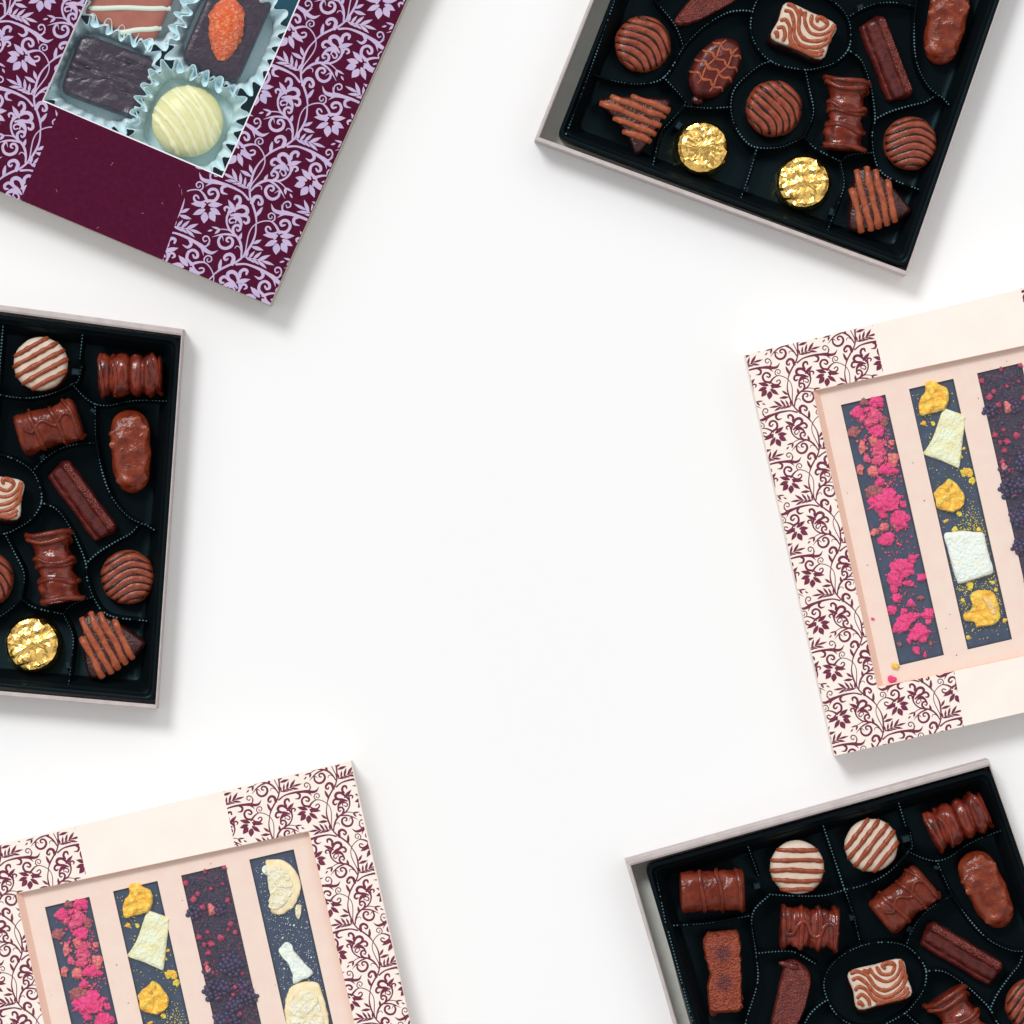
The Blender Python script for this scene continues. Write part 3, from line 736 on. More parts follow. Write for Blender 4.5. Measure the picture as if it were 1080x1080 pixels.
SHOW = {'left': {
  'W1': 'round cream chocolate with slanted brown stripes in the box at the left edge',
  'BAR': 'ringed milk chocolate barrel in the upper right corner of the left edge box',
  'LOG': 'milk chocolate log with crossed drizzle below the cream striped chocolate, left edge box',
  'NUT': 'bumpy oval nut chocolate below the barrel in the left edge box',
  'STICK': 'long dark chocolate stick lying diagonally in the left edge box',
  'SWIRL': 'cream block with caramel swirls cut by the left edge of the photo',
  'ROLL': 'spool-shaped milk chocolate roll above the gold foil piece in the left edge box',
  'R1': 'round wavy milk chocolate above the striped triangle in the left edge box',
  'R3': 'sliver of round wavy chocolate cut by the left edge of the photo',
  'G2': 'gold foil wrapped chocolate in the left edge box',
  'T2': 'striped triangular chocolate in the lower right corner of the left edge box'},
 'top right': {
  'R2': 'round wavy milk chocolate above the striped triangle, beside the grey gap, top right box',
  'T1': 'striped triangular chocolate pointing down in the left corner of the top right box',
  'OVAL': 'dark oval chocolate with an orange drizzled net in the top right box',
  'LEAF': 'rough pointed dark chocolate cut by the top edge of the photo',
  'SWIRL': 'cream block with caramel swirls in the top right box',
  'R3': 'round wavy chocolate between the two gold foil pieces and the swirl block, top right box',
  'ROLL': 'spool-shaped milk chocolate roll standing upright in the top right box',
  'STICK': 'long dark chocolate stick in the top right box',
  'NUT': 'bumpy oval nut chocolate cut by the top edge of the photo',
  'R1': 'round wavy milk chocolate nearest the right wall of the top right box',
  'G1': 'smoother crumpled gold foil chocolate beside the down-pointing triangle, top right box',
  'G2': 'gold foil chocolate with diagonal folds, lowest along the front of the top right box',
  'T2': 'striped triangular chocolate in the lowest corner of the top right box'},
 'bottom right': {
  'LOG2': 'milk chocolate log with two drizzle bands in the left corner of the bottom right box',
  'W2': 'round cream chocolate with level brown stripes in the bottom right box',
  'W1': 'round cream chocolate with steep brown stripes in the bottom right box',
  'BAR': 'ringed milk chocolate barrel in the top corner of the bottom right box',
  'LOG3': 'glossy grooved milk chocolate cube below the level-striped cream chocolate',
  'LOG': 'milk chocolate log with crossed drizzle between two striped rounds and swirl block, bottom right box',
  'NUT': 'bumpy oval nut chocolate near the right edge of the bottom right box',
  'RECT': 'rough grainy rectangular chocolate with two dark spots in the bottom right box',
  'LEAF': 'rough pointed dark chocolate bar cut by the bottom edge of the photo',
  'SWIRL': 'cream block with caramel swirls in the bottom right box',
  'STICK': 'long dark chocolate stick lying diagonally in the bottom right box',
  'ROLL': 'spool-shaped milk chocolate roll cut by the bottom edge of the photo',
  'R1': 'round wavy chocolate cut by the bottom right corner of the photo'}}
GROUPN = {'W1': 'cream striped chocolates', 'W2': 'cream striped chocolates', 'R1': 'round wavy chocolates', 'R2': 'round wavy chocolates', 'R3': 'round wavy chocolates', 'G1': 'gold foil chocolates', 'G2': 'gold foil chocolates', 'T1': 'striped triangular chocolates', 'T2': 'striped triangular chocolates', 'BAR': 'ringed barrel chocolates', 'LOG': 'chocolate logs', 'LOG2': 'chocolate logs', 'NUT': 'nut chocolates', 'STICK': 'chocolate sticks', 'SWIRL': 'swirl blocks', 'ROLL': 'chocolate rolls', 'LEAF': 'rough pointed chocolates'}
made = {}
for wh, dct in SHOW.items():
    for kd, lab in dct.items():
        x, y, fn = KINDS[kd]
        o = copy_tree(made[kd]) if kd in made else fn(); made.setdefault(kd, o)
        if kd in GROUPN: o['group'] = GROUPN[kd]
        put(tag(o, lab, 'chocolate'), wh, x, y, FL)

# ------------------------------------------------------------------ PINK BOXES with fruit bars (drawn in the frame of the right one)
PC = (1040, 530)
Q = [(786, 374), (1210, 273), (1307, 699), (880, 797)]
W = [(857, 412), (1166, 346), (1240, 658), (925, 725)]
u_ = (.9755, -.222); v_ = (.222, .9755)
def frame(mb, q, w, z, mt, wall, edge, inner, drop, chamf=1.0, base_z=.2):
    """flat printed frame with a cut window, folded sides and a cut edge round the window"""
    for i in range(4):
        j = (i + 1) % 4
        mb.add([(*q[i], z), (*q[j], z), (*w[j], z), (*w[i], z)], [(0, 1, 2, 3)], mt)
        mb.add([(*q[i], z), (*q[j], z), (*q[j], base_z), (*q[i], base_z)], [(0, 1, 2, 3)], wall)
    ins = off_quad(w, chamf)
    for i in range(4):
        j = (i + 1) % 4
        mb.add([(*w[i], z), (*w[j], z), (*ins[j], z - 1), (*ins[i], z - 1)], [(0, 1, 2, 3)], edge)
    ins2 = off_quad(w, inner)
    for i in range(4):
        j = (i + 1) % 4
        mb.add([(*ins[i], z - 1), (*ins[j], z - 1), (*ins2[j], drop), (*ins2[i], drop)], [(0, 1, 2, 3)], edge if i else 4)
def lerp(a, b, t): return (a[0] + (b[0] - a[0]) * t, a[1] + (b[1] - a[1]) * t)
ZT = 41
def make_pink_box():
    r = empty('gift_box')
    m = MB()
    frame(m, Q, W, ZT, 0, 2, 3, [1.2, 1.2, 1.2, 7.0], 33)
    reg_l = [[(786, 374), (920, 343), (932, 396), (797.3, 424.8)], [(797.3, 424.8), (857, 412), (925, 725), (866.7, 737.5)], [(866.7, 737.5), (1006, 707.7), (1016, 766), (880, 797)]]
    reg_r = [[(1076, 304.5), (1210, 273), (1222.5, 334), (1088, 362.7)], [(1166, 346), (1222.5, 334), (1296, 646.5), (1240, 658)], [(1160, 675), (1296, 646.5), (1307, 699), (1172, 730)]]
    # the patterned areas are a slightly whiter print, 4 hundredths above the board
    for q in reg_l + reg_r: m.poly(q, ZT + .012, 1)
    ornament(m, (831.1, 400), (-u_[0], -u_[1]), v_, .752, reg_l, 5, ZT, .86)
    ornament(m, (1124.8, 330.7), (-u_[0], -u_[1]), v_, .752, reg_r, 5, ZT, .86)
    m.build('lid', [M['cream'], M['cream_print'], M['cream'], M['peach'], M['peach'], M['maroon']], r, False, PC)
    # base below, insert card with four slots
    m = MB(); m.prism(off_quad(Q, 2), .3, 3); m.build('base_panel', M['cream'], r, False, PC)
    m = MB(); zi = 33
    P = [(887 + 71.87 * i, 427 - 16.73 * i) for i in range(4)]; wv = (47, -11); lv = (62, 275)
    cols = [(P[0][0] - 44, P[0][1] + 10)]
    for p in P: cols += [p, (p[0] + wv[0], p[1] + wv[1])]
    cols.append((cols[-1][0] + 44, cols[-1][1] - 10))
    rows = [(-12, -40), (0, 0), lv, (lv[0] + 12, lv[1] + 40)]
    g = [[(c[0] + rr[0], c[1] + rr[1]) for c in cols] for rr in rows]
    for j in range(3):
        for i in range(len(cols) - 1):
            if j == 1 and i % 2 == 1:
                q = [g[1][i], g[1][i + 1], g[2][i + 1], g[2][i]]
                for a in range(4):
                    b = (a + 1) % 4; m.add([(*q[a], zi), (*q[b], zi), (*q[b], 4), (*q[a], 4)], [(0, 1, 2, 3)])
            else: m.add([(*g[j][i], zi), (*g[j][i + 1], zi), (*g[j + 1][i + 1], zi), (*g[j + 1][i], zi)], [(0, 1, 2, 3)])
    m.build('insert_card', M['insert'], r, False, PC)
    m = MB(); q = off_quad(W, -4); m.poly(q, ZT - 1.3); m.build('window_film', M['film'], r, False, PC)
    return r
def zp(z, ox, oy, pts): return [(p[0] / z + ox,) + ((p[1] / z + oy),) for p in pts]
BARZ = 30.0
def make_bar(i):
    p = (887 + 71.87 * i, 427 - 16.73 * i); wv = (47, -11); lv = (62, 275)
    q = off_quad([p, (p[0] + wv[0], p[1] + wv[1]), (p[0] + wv[0] + lv[0], p[1] + wv[1] + lv[1]), (p[0] + lv[0], p[1] + lv[1])], .6)
    r = empty('chocolate_bar')
    cx = sum(k[0] for k in q) / 4; cy = sum(k[1] for k in q) / 4
    m = MB(); iq = off_quad(q, 1.6)
    n = 12; rows = []
    m.loft([[(*k, 4.2) for k in q], [(*k, BARZ - 1.2) for k in q], [(*k, BARZ) for k in iq]], True, True, False)
    for a in range(n):      # gently uneven top
        for b in range(5):
            quad = []
            for (s_, t) in ((a, b), (a + 1, b), (a + 1, b + 1), (a, b + 1)):
                L0 = lerp(iq[0], iq[3], s_ / n); R0 = lerp(iq[1], iq[2], s_ / n); w = lerp(L0, R0, t / 5)
                e = 0 if s_ in (0, n) or t in (0, 5) else .5 * nz(w[0], w[1], 0, .09, i)
                quad.append((*w, BARZ + e))
            m.add(quad, [(0, 3, 2, 1)])
    m.build('bar_slab', M['navy'], r, True, (cx, cy))
    return r, q, (cx, cy)
def inquad(q, s_, t): return lerp(lerp(q[0], q[1], s_), lerp(q[3], q[2], s_), t)
def crumbs(r, c, name, mt, places, rmin, rmax, z=BARZ, label=None):
    m = MB()
    for (x, y) in places:
        zz = z + .5; k = random.uniform(rmin, rmax); a = random.random() * 6.28
        pts = [(x + k * random.uniform(.6, 1.2) * math.cos(a + j * 1.257), y + k * random.uniform(.6, 1.2) * math.sin(a + j * 1.257)) for j in range(5)]
        m.add([(px, py, zz - .8) for px, py in pts] + [(px * .6 + x * .4, py * .6 + y * .4, zz + k * random.uniform(.7, 1.2)) for px, py in pts], [(j, (j + 1) % 5, 5 + (j + 1) % 5, 5 + j) for j in range(5)] + [(5, 6, 7, 8, 9)])
    o = m.build(name, M[mt], r, False, c); o['kind'] = 'stuff'
    return o
def berry_cluster(c, R, seed, n=16, rb=3.4):
    m = MB(); rnd = random.Random(seed)
    for k in range(n):
        a = k * 2.4; d = R * math.sqrt((k + .5) / n); h = BARZ + 1 + 5 * (1 - (d / R) ** 2)
        m.sphere((c[0] + d * math.cos(a) + rnd.uniform(-.6, .6), c[1] + d * math.sin(a) + rnd.uniform(-.6, .6), h), rb * rnd.uniform(.8, 1.15), 9, 6)
    return m

z1 = lambda x, y: (x / 6.754 + 870, y / 6.754 + 400)
z2 = lambda x, y: (x / 6.75 + 890, y / 6.75 + 550)
RASP = [(*z1(380, 155), 8, 5.5, 'pink'), (*z1(240, 235), 6, 6, 'pink'), (*z1(215, 235), 4, 4, 'pinklight'), (*z1(265, 280), 4, 4.5, 'pinklight'), (*z1(360, 262), 7, 8, 'pinklight'), (*z1(330, 300), 6, 5, 'pinklight'),
 (*z1(210, 372), 6.5, 5, 'dull'), (*z1(375, 372), 7, 6.5, 'pink'), (*z1(268, 475), 3.4, 6.5, 'salmon'), (*z1(350, 440), 5, 5.5, 'salmon'), (*z1(390, 490), 7.5, 9, 'pinklight'), (*z1(380, 570), 6.5, 5.5, 'pinklight'),
 (*z1(300, 567), 3.6, 4.6, 'pinklight'), (*z1(490, 572), 5.5, 6, 'salmon'), (*z1(252, 645), 3.4, 6, 'salmon'), (*z1(345, 655), 5.5, 5.5, 'salmon'), (*z1(440, 640), 7.5, 6.5, 'pink'), (*z1(390, 735), 5, 4, 'pink'), (*z1(345, 800), 7.5, 7, 'dull'),
 (*z1(425, 870), 16, 11, 'pink'), (*z1(415, 970), 4.2, 3.2, 'pink'), (*z1(535, 1000), 9, 10, 'pink'), (*z1(425, 1050), 4.5, 3.6, 'salmon'), (*z1(475, 450), 3.4, 3, 'salmon'), (*z1(300, 215), 3, 3, 'pink'), (*z1(560, 890), 3.4, 3.4, 'pink'), (*z1(420, 300), 4, 5.5, 'dull'), (*z1(500, 655), 4, 3, 'pink'), (*z1(280, 160), 4.5, 4, 'dull'),
 (*z2(295, 130), 8.4, 6.4, 'pink'), (*z2(285, 38), 5, 4.4, 'salmon'), (*z2(220, 75), 4.4, 3.4, 'salmon'), (*z2(415, 330), 10.5, 8, 'pink'), (*z2(365, 400), 8, 10, 'pink'), (*z2(355, 480), 3.5, 6, 'pink'), (*z2(380, 545), 5, 5, 'pink'), (*z2(490, 270), 4, 5, 'pink'), (*z2(515, 250), 4.5, 1.8, 'pink'),
 (*z2(555, 398), 5, 4, 'pink'), (*z2(460, 442), 6, 3, 'pink'), (*z2(345, 630), 5, 4.6, 'pink'), (*z2(475, 580), 4.2, 4, 'pink'), (*z2(430, 640), 3.6, 3.6, 'pink'), (*z2(440, 705), 10, 7, 'pink'), (*z2(400, 762), 7.4, 5, 'pink'), (*z2(540, 795), 10.4, 8.6, 'pink'), (*z2(600, 660), 6.2, 5, 'pink'), (*z2(520, 672), 4, 3.4, 'pink'), (*z2(520, 918), 3.4, 4.6, 'pink'), (*z2(465, 852), 2.2, 3.2, 'pink'), (*z2(605, 715), 3, 3, 'pinklight'), (*z2(400, 875), 2.4, 2.2, 'dull'), (*z2(580, 955), 2, 2.4, 'pink'), (*z2(545, 545), 3, 2.5, 'dull'), (*z2(620, 870), 2, 2, 'dull')]
def raspberry_bar():
    r, q, c = make_bar(0)
    for i, (x, y, rx, ry, mt) in enumerate(RASP):
        m = MB(); big = max(rx, ry)
        m.blob((x, y, BARZ + 1), (rx * 1.02, ry * 1.02, min(5, 1.8 + big * .36)), i, .36, .2 if big > 6 else .36, 30 if big > 6 else 18, 16 if big > 6 else 10, flatb=False, ang=rad(-12 + 20 * math.sin(i)))
        m.build('raspberry_piece', M[mt], r, big <= 5, c)
    pl = []
    while len(pl) < 900:
        s_, t = random.random(), random.random() ** .9
        cc = .62 + .1 * math.sin(t * 7)
        if random.random() < math.exp(-((s_ - cc) / .28) ** 2) * (1 if t < .52 else .5) + .03: pl.append(inquad(q, .04 + .92 * s_, .02 + .96 * t))
    crumbs(r, c, 'raspberry_crumb', 'pinklight', pl[:450], .35, 1.5); crumbs(r, c, 'raspberry_dust', 'dull', pl[450:], .35, 1.3)
    up = []
    while len(up) < 210:
        s_, t = random.random(), random.random() ** 1.3 * .56
        if random.random() < math.exp(-((s_ - .62) / .26) ** 2): up.append(inquad(q, .05 + .9 * s_, .03 + .95 * t))
    crumbs(r, c, 'raspberry_chip', 'pinklight', up[:100], .9, 2.4, BARZ + .6); crumbs(r, c, 'raspberry_flake', 'salmon', up[100:150], .8, 2.2, BARZ + .6); crumbs(r, c, 'raspberry_grit', 'pink', up[150:], .8, 2.2, BARZ + .6)
    return r, c
z3 = lambda x, y: (x / 6.75 + 940, y / 6.75 + 380)
z4 = lambda x, y: (x / 6.35 + 960, y / 6.35 + 530)
def fruit(r, c, name, mt, pts, h, seed, z=BARZ, amp=1.0, fr=.12, edge=.8, label=None):
    m = MB(); m.slab(pts, z - .3, h, seed, edge, amp, fr, 5); o = m.build(name, M[mt], r, True, c)
    if label: o['label'] = label
    return o
def citrus_bar():
    r, q, c = make_bar(1)
    fruit(r, c, 'dried_fruit', 'amber', [z3(*p) for p in [(245, 165), (300, 145), (345, 175), (395, 200), (408, 270), (385, 340), (330, 365), (280, 375), (215, 390), (198, 320), (215, 260), (245, 220)]], 7, 2, amp=1.6, fr=.2)
    fruit(r, c, 'dried_fruit', 'yellowgreen', [z3(*p) for p in [(382, 345), (400, 350), (460, 372), (520, 395), (524, 430), (510, 560), (495, 690), (485, 755), (462, 758), (400, 730), (340, 705), (280, 685), (230, 662), (250, 635), (300, 550), (335, 450), (355, 390)]], 5, 3, amp=.7, label='pale yellow wedge of dried fruit', edge=.3)
    fruit(r, c, 'dried_fruit', 'amber', [z3(*p) for p in [(410, 845), (455, 870), (500, 925), (522, 970), (510, 1030), (455, 1075), (400, 1072), (330, 1050), (318, 990), (305, 950), (345, 900), (375, 880)]], 7, 5, amp=1.8, fr=.22)
    fruit(r, c, 'dried_fruit', 'mint', [z4(*p) for p in [(230, 216), (290, 200), (360, 192), (430, 200), (488, 206), (505, 260), (530, 360), (556, 460), (500, 490), (420, 515), (335, 540), (312, 515), (285, 430), (255, 310)]], 7, 7, amp=.7, edge=.3, label='chalky white square of dried fruit')
    fruit(r, c, 'dried_fruit', 'amber', [z4(*p) for p in [(405, 640), (425, 600), (490, 588), (550, 600), (580, 650), (600, 720), (600, 780), (560, 815), (500, 825), (445, 830), (430, 800), (370, 790), (362, 745), (400, 725), (420, 690)]], 6, 9, amp=1.6, fr=.2)
    fruit(r, c, 'fruit_flesh', 'amberpale', [z4(*p) for p in [(490, 640), (535, 650), (560, 700), (575, 750), (545, 740), (520, 690)]], 2, 4, BARZ + 6, .5)
    for i, (x, y, k) in enumerate([(*z3(545, 795), 6), (*z3(520, 800), 4), (*z3(565, 810), 3.5), (*z3(232, 448), 3), (*z3(300, 450), 2.8), (*z3(580, 855), 4), (*z3(518, 628), 2.2), (*z3(500, 685), 2), (*z4(405, 560), 4.4), (*z4(395, 545), 3), (*z4(330, 75), 3.2), (*z4(300, 185), 4), (*z4(240, 125), 2.6), (*z4(550, 535), 2.6), (*z4(575, 585), 2.4), (*z4(635, 790), 2.8), (*z4(390, 905), 2.6), (*z4(355, 655), 2.6), (*z4(460, 180), 2.6)]):
        m = MB(); m.blob((x, y, BARZ + .5), (k, k * .75, k * .6), i + 40, .4, .4, 12, 8, flatb=False, ang=i); m.build('fruit_bit', M['yellowcrumb' if i % 3 else 'amber'], r, False, c)
    pl = []
    while len(pl) < 1150:
        s_, t = random.random(), random.random()
        d = 1.0 * math.exp(-((s_ - .72) / .3) ** 2 - ((t - .58) / .09) ** 2) + .55 * math.exp(-((t - .80) / .12) ** 2) * (.4 + .6 * abs(2 * s_ - 1)) + .06
        if random.random() < d: pl.append(inquad(q, .04 + .92 * s_, .02 + .96 * t))
    crumbs(r, c, 'fruit_crumb', 'yellowcrumb', pl[:950], .3, 1.05); crumbs(r, c, 'pale_crumb', 'whitecrumb', pl[950:], .25, .7)
    return r, c
z5 = lambda x, y: (x / 5.682 + 180 + 840, y / 5.682 + 890 - 530)
def berry_bar():
    r, q, c = make_bar(2)
    m = MB(); n = 44; mm = 9; rows = []      # crushed berries pressed over the whole top
    for a in range(n + 1):
        row = []
        for b in range(mm + 1):
            x, y = inquad(q, b / mm, a / n); ed = 0 if b in (0, mm) or a in (0, n) else 1
            row.append((x, y, BARZ + .1 + ed * (1.2 + 1.6 * nz(x, y, 0, .2, 3) + 1.0 * nz(x, y, 0, .45, 6))))
        rows.append(row)
    m.loft(rows, False); m.build('crushed_berry', M['berrymat'], r, True, c)
    for i, (x, y, R, n_) in enumerate([(*z5(140, 410), 7.5, 14), (*z5(360, 720), 12.5, 34), (*z5(255, 885), 11, 26), (*z5(380, 965), 8, 15), (*z5(465, 925), 10, 22), (*z5(310, 1060), 9, 18), (*z5(290, 390), 7, 12), (*z5(440, 850), 7, 12), (*z5(225, 770), 6, 10), (*z5(330, 860), 7, 12), (1075, 577, 8, 16), (1090, 610, 9, 20), (1086, 545, 8, 15), (1107, 588, 8, 14), (1100, 635, 8, 16), (1120, 650, 8, 16)]):
        o = berry_cluster((x, y), R, i, max(7, int(n_ * .75)), 2.9 + .6 * (i % 2)).build('blackberry', M['berry'], r, True, c)
    for i, (x, y, k) in enumerate([(90, 235, 3.2), (160, 300, 3), (135, 335, 3.6), (190, 378, 3.4), (240, 270, 2.2), (340, 340, 3), (360, 480, 3.2), (385, 530, 3), (345, 515, 2.4), (300, 565, 4.2), (240, 600, 4), (200, 605, 3), (220, 530, 2.6), (170, 560, 3.6), (225, 655, 3.4), (215, 720, 3.4), (320, 145, 2.6), (205, 165, 2.4), (385, 860, 2.8), (375, 905, 2.6), (480, 905, 3), (410, 1025, 3.2), (350, 1060, 3), (280, 920, 2.6), (250, 775, 2.6), (310, 240, 2), (430, 780, 2)]):
        m = MB(); m.blob((*z5(x, y), BARZ + 3), (k, k * .85, 2.6), i, .3, .35, 12, 8, flatb=False, ang=i); m.build('berry_piece', M['berryred'], r, True, c)
    for (x, y, k) in [(245, 395, 5), (225, 760, 4.4), (235, 380, 3)]:
        m = MB(); m.blob((*z5(x, y), BARZ + 4), (k * .8, k * 1.2, 3.4), 3, .3, .3, 14, 9, flatb=False); m.build('berry_piece', M['salmon'], r, True, c)
    crumbs(r, c, 'berry_crumb', 'berryred', [inquad(q, .05 + .9 * random.random(), .02 + .96 * random.random()) for _ in range(110)], .4, 1.3, BARZ + 1.6)
    crumbs(r, c, 'dark_berry_crumb', 'berry', [inquad(q, .05 + .9 * random.random(), .02 + .96 * random.random()) for _ in range(420)], .6, 1.9, BARZ + 1.3)
    return r, c
def lemon_bar():
    r, q, c = make_bar(3)
    half = [(570, 110), (615, 98), (665, 100), (720, 135), (760, 190), (776, 250), (765, 310), (735, 370), (690, 410), (640, 424), (603, 410), (600, 375), (610, 320), (596, 250), (590, 190)]
    fruit(r, c, 'lemon_slice', 'lemonrind', [z5(*p) for p in half], 4, 3, amp=.6)
    fruit(r, c, 'lemon_flesh', 'lemon', [z5(620 + (p[0] - 640) * .8, 262 + (p[1] - 262) * .8) for p in half], 1.6, 6, BARZ + 3.6, 1.0, .2)
    fruit(r, c, 'dried_fruit', 'mint', [z5(*p) for p in [(548, 140), (585, 130), (600, 165), (575, 190), (550, 170)]], 4, 8)
    fruit(r, c, 'dried_fruit', 'lemon', [z5(*p) for p in [(750, 370), (782, 372), (780, 420), (765, 455), (745, 420)]], 4, 9)
    fruit(r, c, 'dried_fruit', 'mint', [z5(*p) for p in [(648, 642), (662, 620), (686, 594), (706, 594), (728, 612), (736, 640), (762, 670), (800, 716), (846, 762), (848, 780), (820, 800), (780, 818), (742, 840), (732, 828), (730, 790), (716, 748), (700, 712), (676, 690), (660, 668)]], 6, 4, amp=1.0, edge=.5)
    sl = [(720, 865), (790, 832), (880, 840), (905, 900), (930, 980), (945, 1080), (930, 1170), (880, 1240), (800, 1250), (730, 1200), (700, 1110), (685, 1020), (690, 940)]
    fruit(r, c, 'lemon_slice', 'lemonrind', [z5(*p) for p in sl], 4.5, 13, amp=.7)
    fruit(r, c, 'lemon_flesh', 'lemon', [z5(815 + (p[0] - 815) * .78, 1060 + (p[1] - 1050) * .78) for p in sl], 1.8, 16, BARZ + 4, 1.2, .2)
    pl = [inquad(q, .04 + .92 * random.random(), .02 + .9 * random.random()) for _ in range(950)]
    crumbs(r, c, 'white_crumb', 'whitecrumb', pl, .2, .72); crumbs(r, c, 'white_flake', 'mint', [inquad(q, .05 + .9 * random.random(), random.uniform(.05, .9)) for _ in range(26)], .6, 1.6)
    return r, c
SHIFT = {'right': (0, 0), 'bottom left': (-840, 530)}
pb = make_pink_box()
tag(pb, 'pink gift box with maroon scroll print and fruit bars, cut by the right edge', 'gift box', 'pink gift boxes of fruit bars').location = img(*PC)
pb2 = copy_tree(pb); tag(pb2, 'pink gift box with maroon scroll print and four fruit bars, bottom left', 'gift box').location = img(PC[0] - 840, PC[1] + 530)
bars = [raspberry_bar(), citrus_bar(), berry_bar(), lemon_bar()]
BARL = [['dark chocolate bar strewn with pink raspberry pieces in the right edge box', 'dark chocolate bar strewn with pink raspberry pieces in the bottom left box'],
        ['dark bar with amber, pale yellow and white dried fruit in the right edge box', 'dark bar with amber and pale yellow dried fruit in the bottom left box'],
        ['dark bar covered in blackberries cut by the right edge of the photo', 'dark bar covered in blackberries and red bits in the bottom left box'],
        [None, 'dark bar with dried lemon slices and white flakes in the bottom left box']]
for i, (b, c) in enumerate(bars):
    if i < 3:
        c2 = copy_tree(b); tag(c2, BARL[i][1], 'chocolate bar').location = img(c[0] - 840, c[1] + 530)
        tag(b, BARL[i][0], 'chocolate bar', ['raspberry bars', 'amber fruit bars', 'blackberry bars'][i]).location = img(*c); c2['group'] = b['group']
    else: tag(b, BARL[3][1], 'chocolate bar').location = img(c[0] - 840, c[1] + 530)
# loose crumbs on the pink card
for (x, y, k, mt, lab) in ((944, 702.8, 4.4, 'amber', 'loose amber fruit crumb below the raspberry bar on the pink card'), (940.5, 716.5, 5, 'pink', 'loose pink raspberry crumb in the lower left corner of the window'), (920.6, 652.8, 1.8, 'pink', 'tiny pink crumb on the pink card left of the raspberry bar')):
    m = MB(); m.blob((0, 0, 1.2), (k, k * .7, min(k * .6, 2.6)), 5, .3, .3, 14, 9, ang=.3)
    tag(m.build('fruit_crumb', M[mt], None, True, (0, 0), img(x, y, 33.1)), lab, 'crumb')
m = MB()
for sh in SHIFT.values():
    for (x, y) in [(915, 596), (1037, 630), (998, 663), (995, 556), (1027, 562), (965, 600), (1062, 381), (1056, 391), (975, 528), (1032, 420), (894, 520), (963, 488), (1002, 648), (983, 470), (915, 520), (1075, 700), (1009, 691), (1130, 509), (1132, 500), (1052, 620), (893, 625)]:
        k = random.uniform(.45, .8); m.blob((x + sh[0], y + sh[1], 33.2), (k, k * .8, .5), random.randint(0, 99), .3, .5, 8, 5, flatb=False)
o = m.build('fruit_specks', M['dull'], None, True, PC, img(*PC)); tag(o, 'fine dark fruit specks scattered on the pink insert cards', 'specks', None, 'stuff')

# ------------------------------------------------------------------ PURPLE BOX with pralines in paper cups
AC = (170, 100)
AQ = [(90.7, -266), (479.6, -112), (285, 322), (-88, 165)]
AW = [(150.6, -135), (340.6, -54), (235, 188), (45, 107)]
au = (.917, .3987); av = (-.3987, .917)
r = empty('gift_box', img(*AC))
tag(r, 'purple gift box with lilac scroll print and a window of pralines, top left', 'gift box')
m = MB(); ZA = 44
frame(m, AQ, AW, ZA, 0, 2, 3, 1.6, ZA - 4, 1.3)
regs = [[(207, 176.2), (326.4, 228), (285, 322), (172, 274.5)], [(235, 188), (326.4, 228), (441, -30), (349.7, -75)],
        [(45, 107), (64, 115), (22, 212), (-88, 165), (-46, 68)], [(45, 107), (-46, 68), (20, -80), (110, -41)]]
for q in regs: ornament(m, (324.4, 111.9), au, av, 1.0, [q], 1, ZA, .88)
for (x, y, a, l) in ((192, 200, 85, 6), (189, 195, 60, 3), (80, 146, 20, 2.5), (120, 172, 130, 4), (150, 225, 10, 2), (60, 200, 70, 3), (105, 240, 150, 2.5), (171, 214, 40, 2)):
    d = rot(l, 0, a); n_ = rot(0, .22, a); m.add([(x, y, ZA + .03), (x + d[0], y + d[1], ZA + .03), (x + d[0] + n_[0], y + d[1] + n_[1], ZA + .03), (x + n_[0], y + n_[1], ZA + .03)], [(0, 1, 2, 3)], 2)
m.build('lid', [M['purple'], M['lilac'], M['tan'], M['white_edge'], M['white_edge']], r, False, AC)
m = MB(); m.prism(off_quad(AQ, 3), .3, 4); m.build('base_panel', M['tealbase'], r, False, AC)
m = MB(); m.poly(off_quad(AW, -6), ZA - 4.3); m.build('window_film', M['film_blue'], r, False, AC)

def cup(c, hw, hh, ang, seed, label, teeth=24, ztop=36):
    """fluted paper case: pleats deepen towards the flared rim"""
    m = MB(); n = teeth * 10; rings = []
    rnd = random.Random(seed); ph = [rnd.uniform(-.35, .35) for _ in range(teeth)]; am = [rnd.uniform(.65, 1.25) for _ in range(teeth)]
    for z, gr, amp in ((4.4, .80, .3), (8, .82, .9), (14, .85, 1.8), (20, .89, 3.0), (26, .94, 4.4), (31, .99, 5.8), (ztop - 1, 1.035, 7.0), (ztop, 1.045, 7.2)):
        row = []
        for i in range(n):
            q = 2 * math.pi * i / n; cs, sn = math.cos(q), math.sin(q)
            k = (abs(cs) ** 4 + abs(sn) ** 4) ** -.25
            j = int(i / 10); f = i / 10 + .35 * ph[j % teeth] * math.sin(math.pi * (i % 10) / 10)
            tw = math.cos(2 * math.pi * f)
            tw = math.copysign(abs(tw) ** .75, tw)
            d = .8 * amp * am[j % teeth] * tw
            x, y = hw * gr * k * cs + d * cs * 1.0, hh * gr * k * sn + d * sn
            w = rot(x, y, ang); row.append((w[0], w[1], z + (1.2 * nz(w[0], w[1], 0, .05, seed) if z > 25 else 0) - (1.0 * tw if z > 30 else 0)))
        rings.append(row)
    m.loft(rings, True, True, False)
    o = m.build('paper_cup', M['cup'], None, True, (0, 0), img(c[0], c[1], 0))
    md = o.modifiers.new('paper', 'SOLIDIFY'); md.thickness = .0002; md.offset = 0
    return tag(o, label, 'paper cup', 'pale blue paper cups')
G = {'c1': (149, -9), 'c2': (107, 79), 'c3': (239, 37), 'c4': (197, 127)}
cup(G['c1'], 52, 50, 23.5, 1, 'fluted pale blue paper cup around the brown praline with pale stripes', ztop=35)
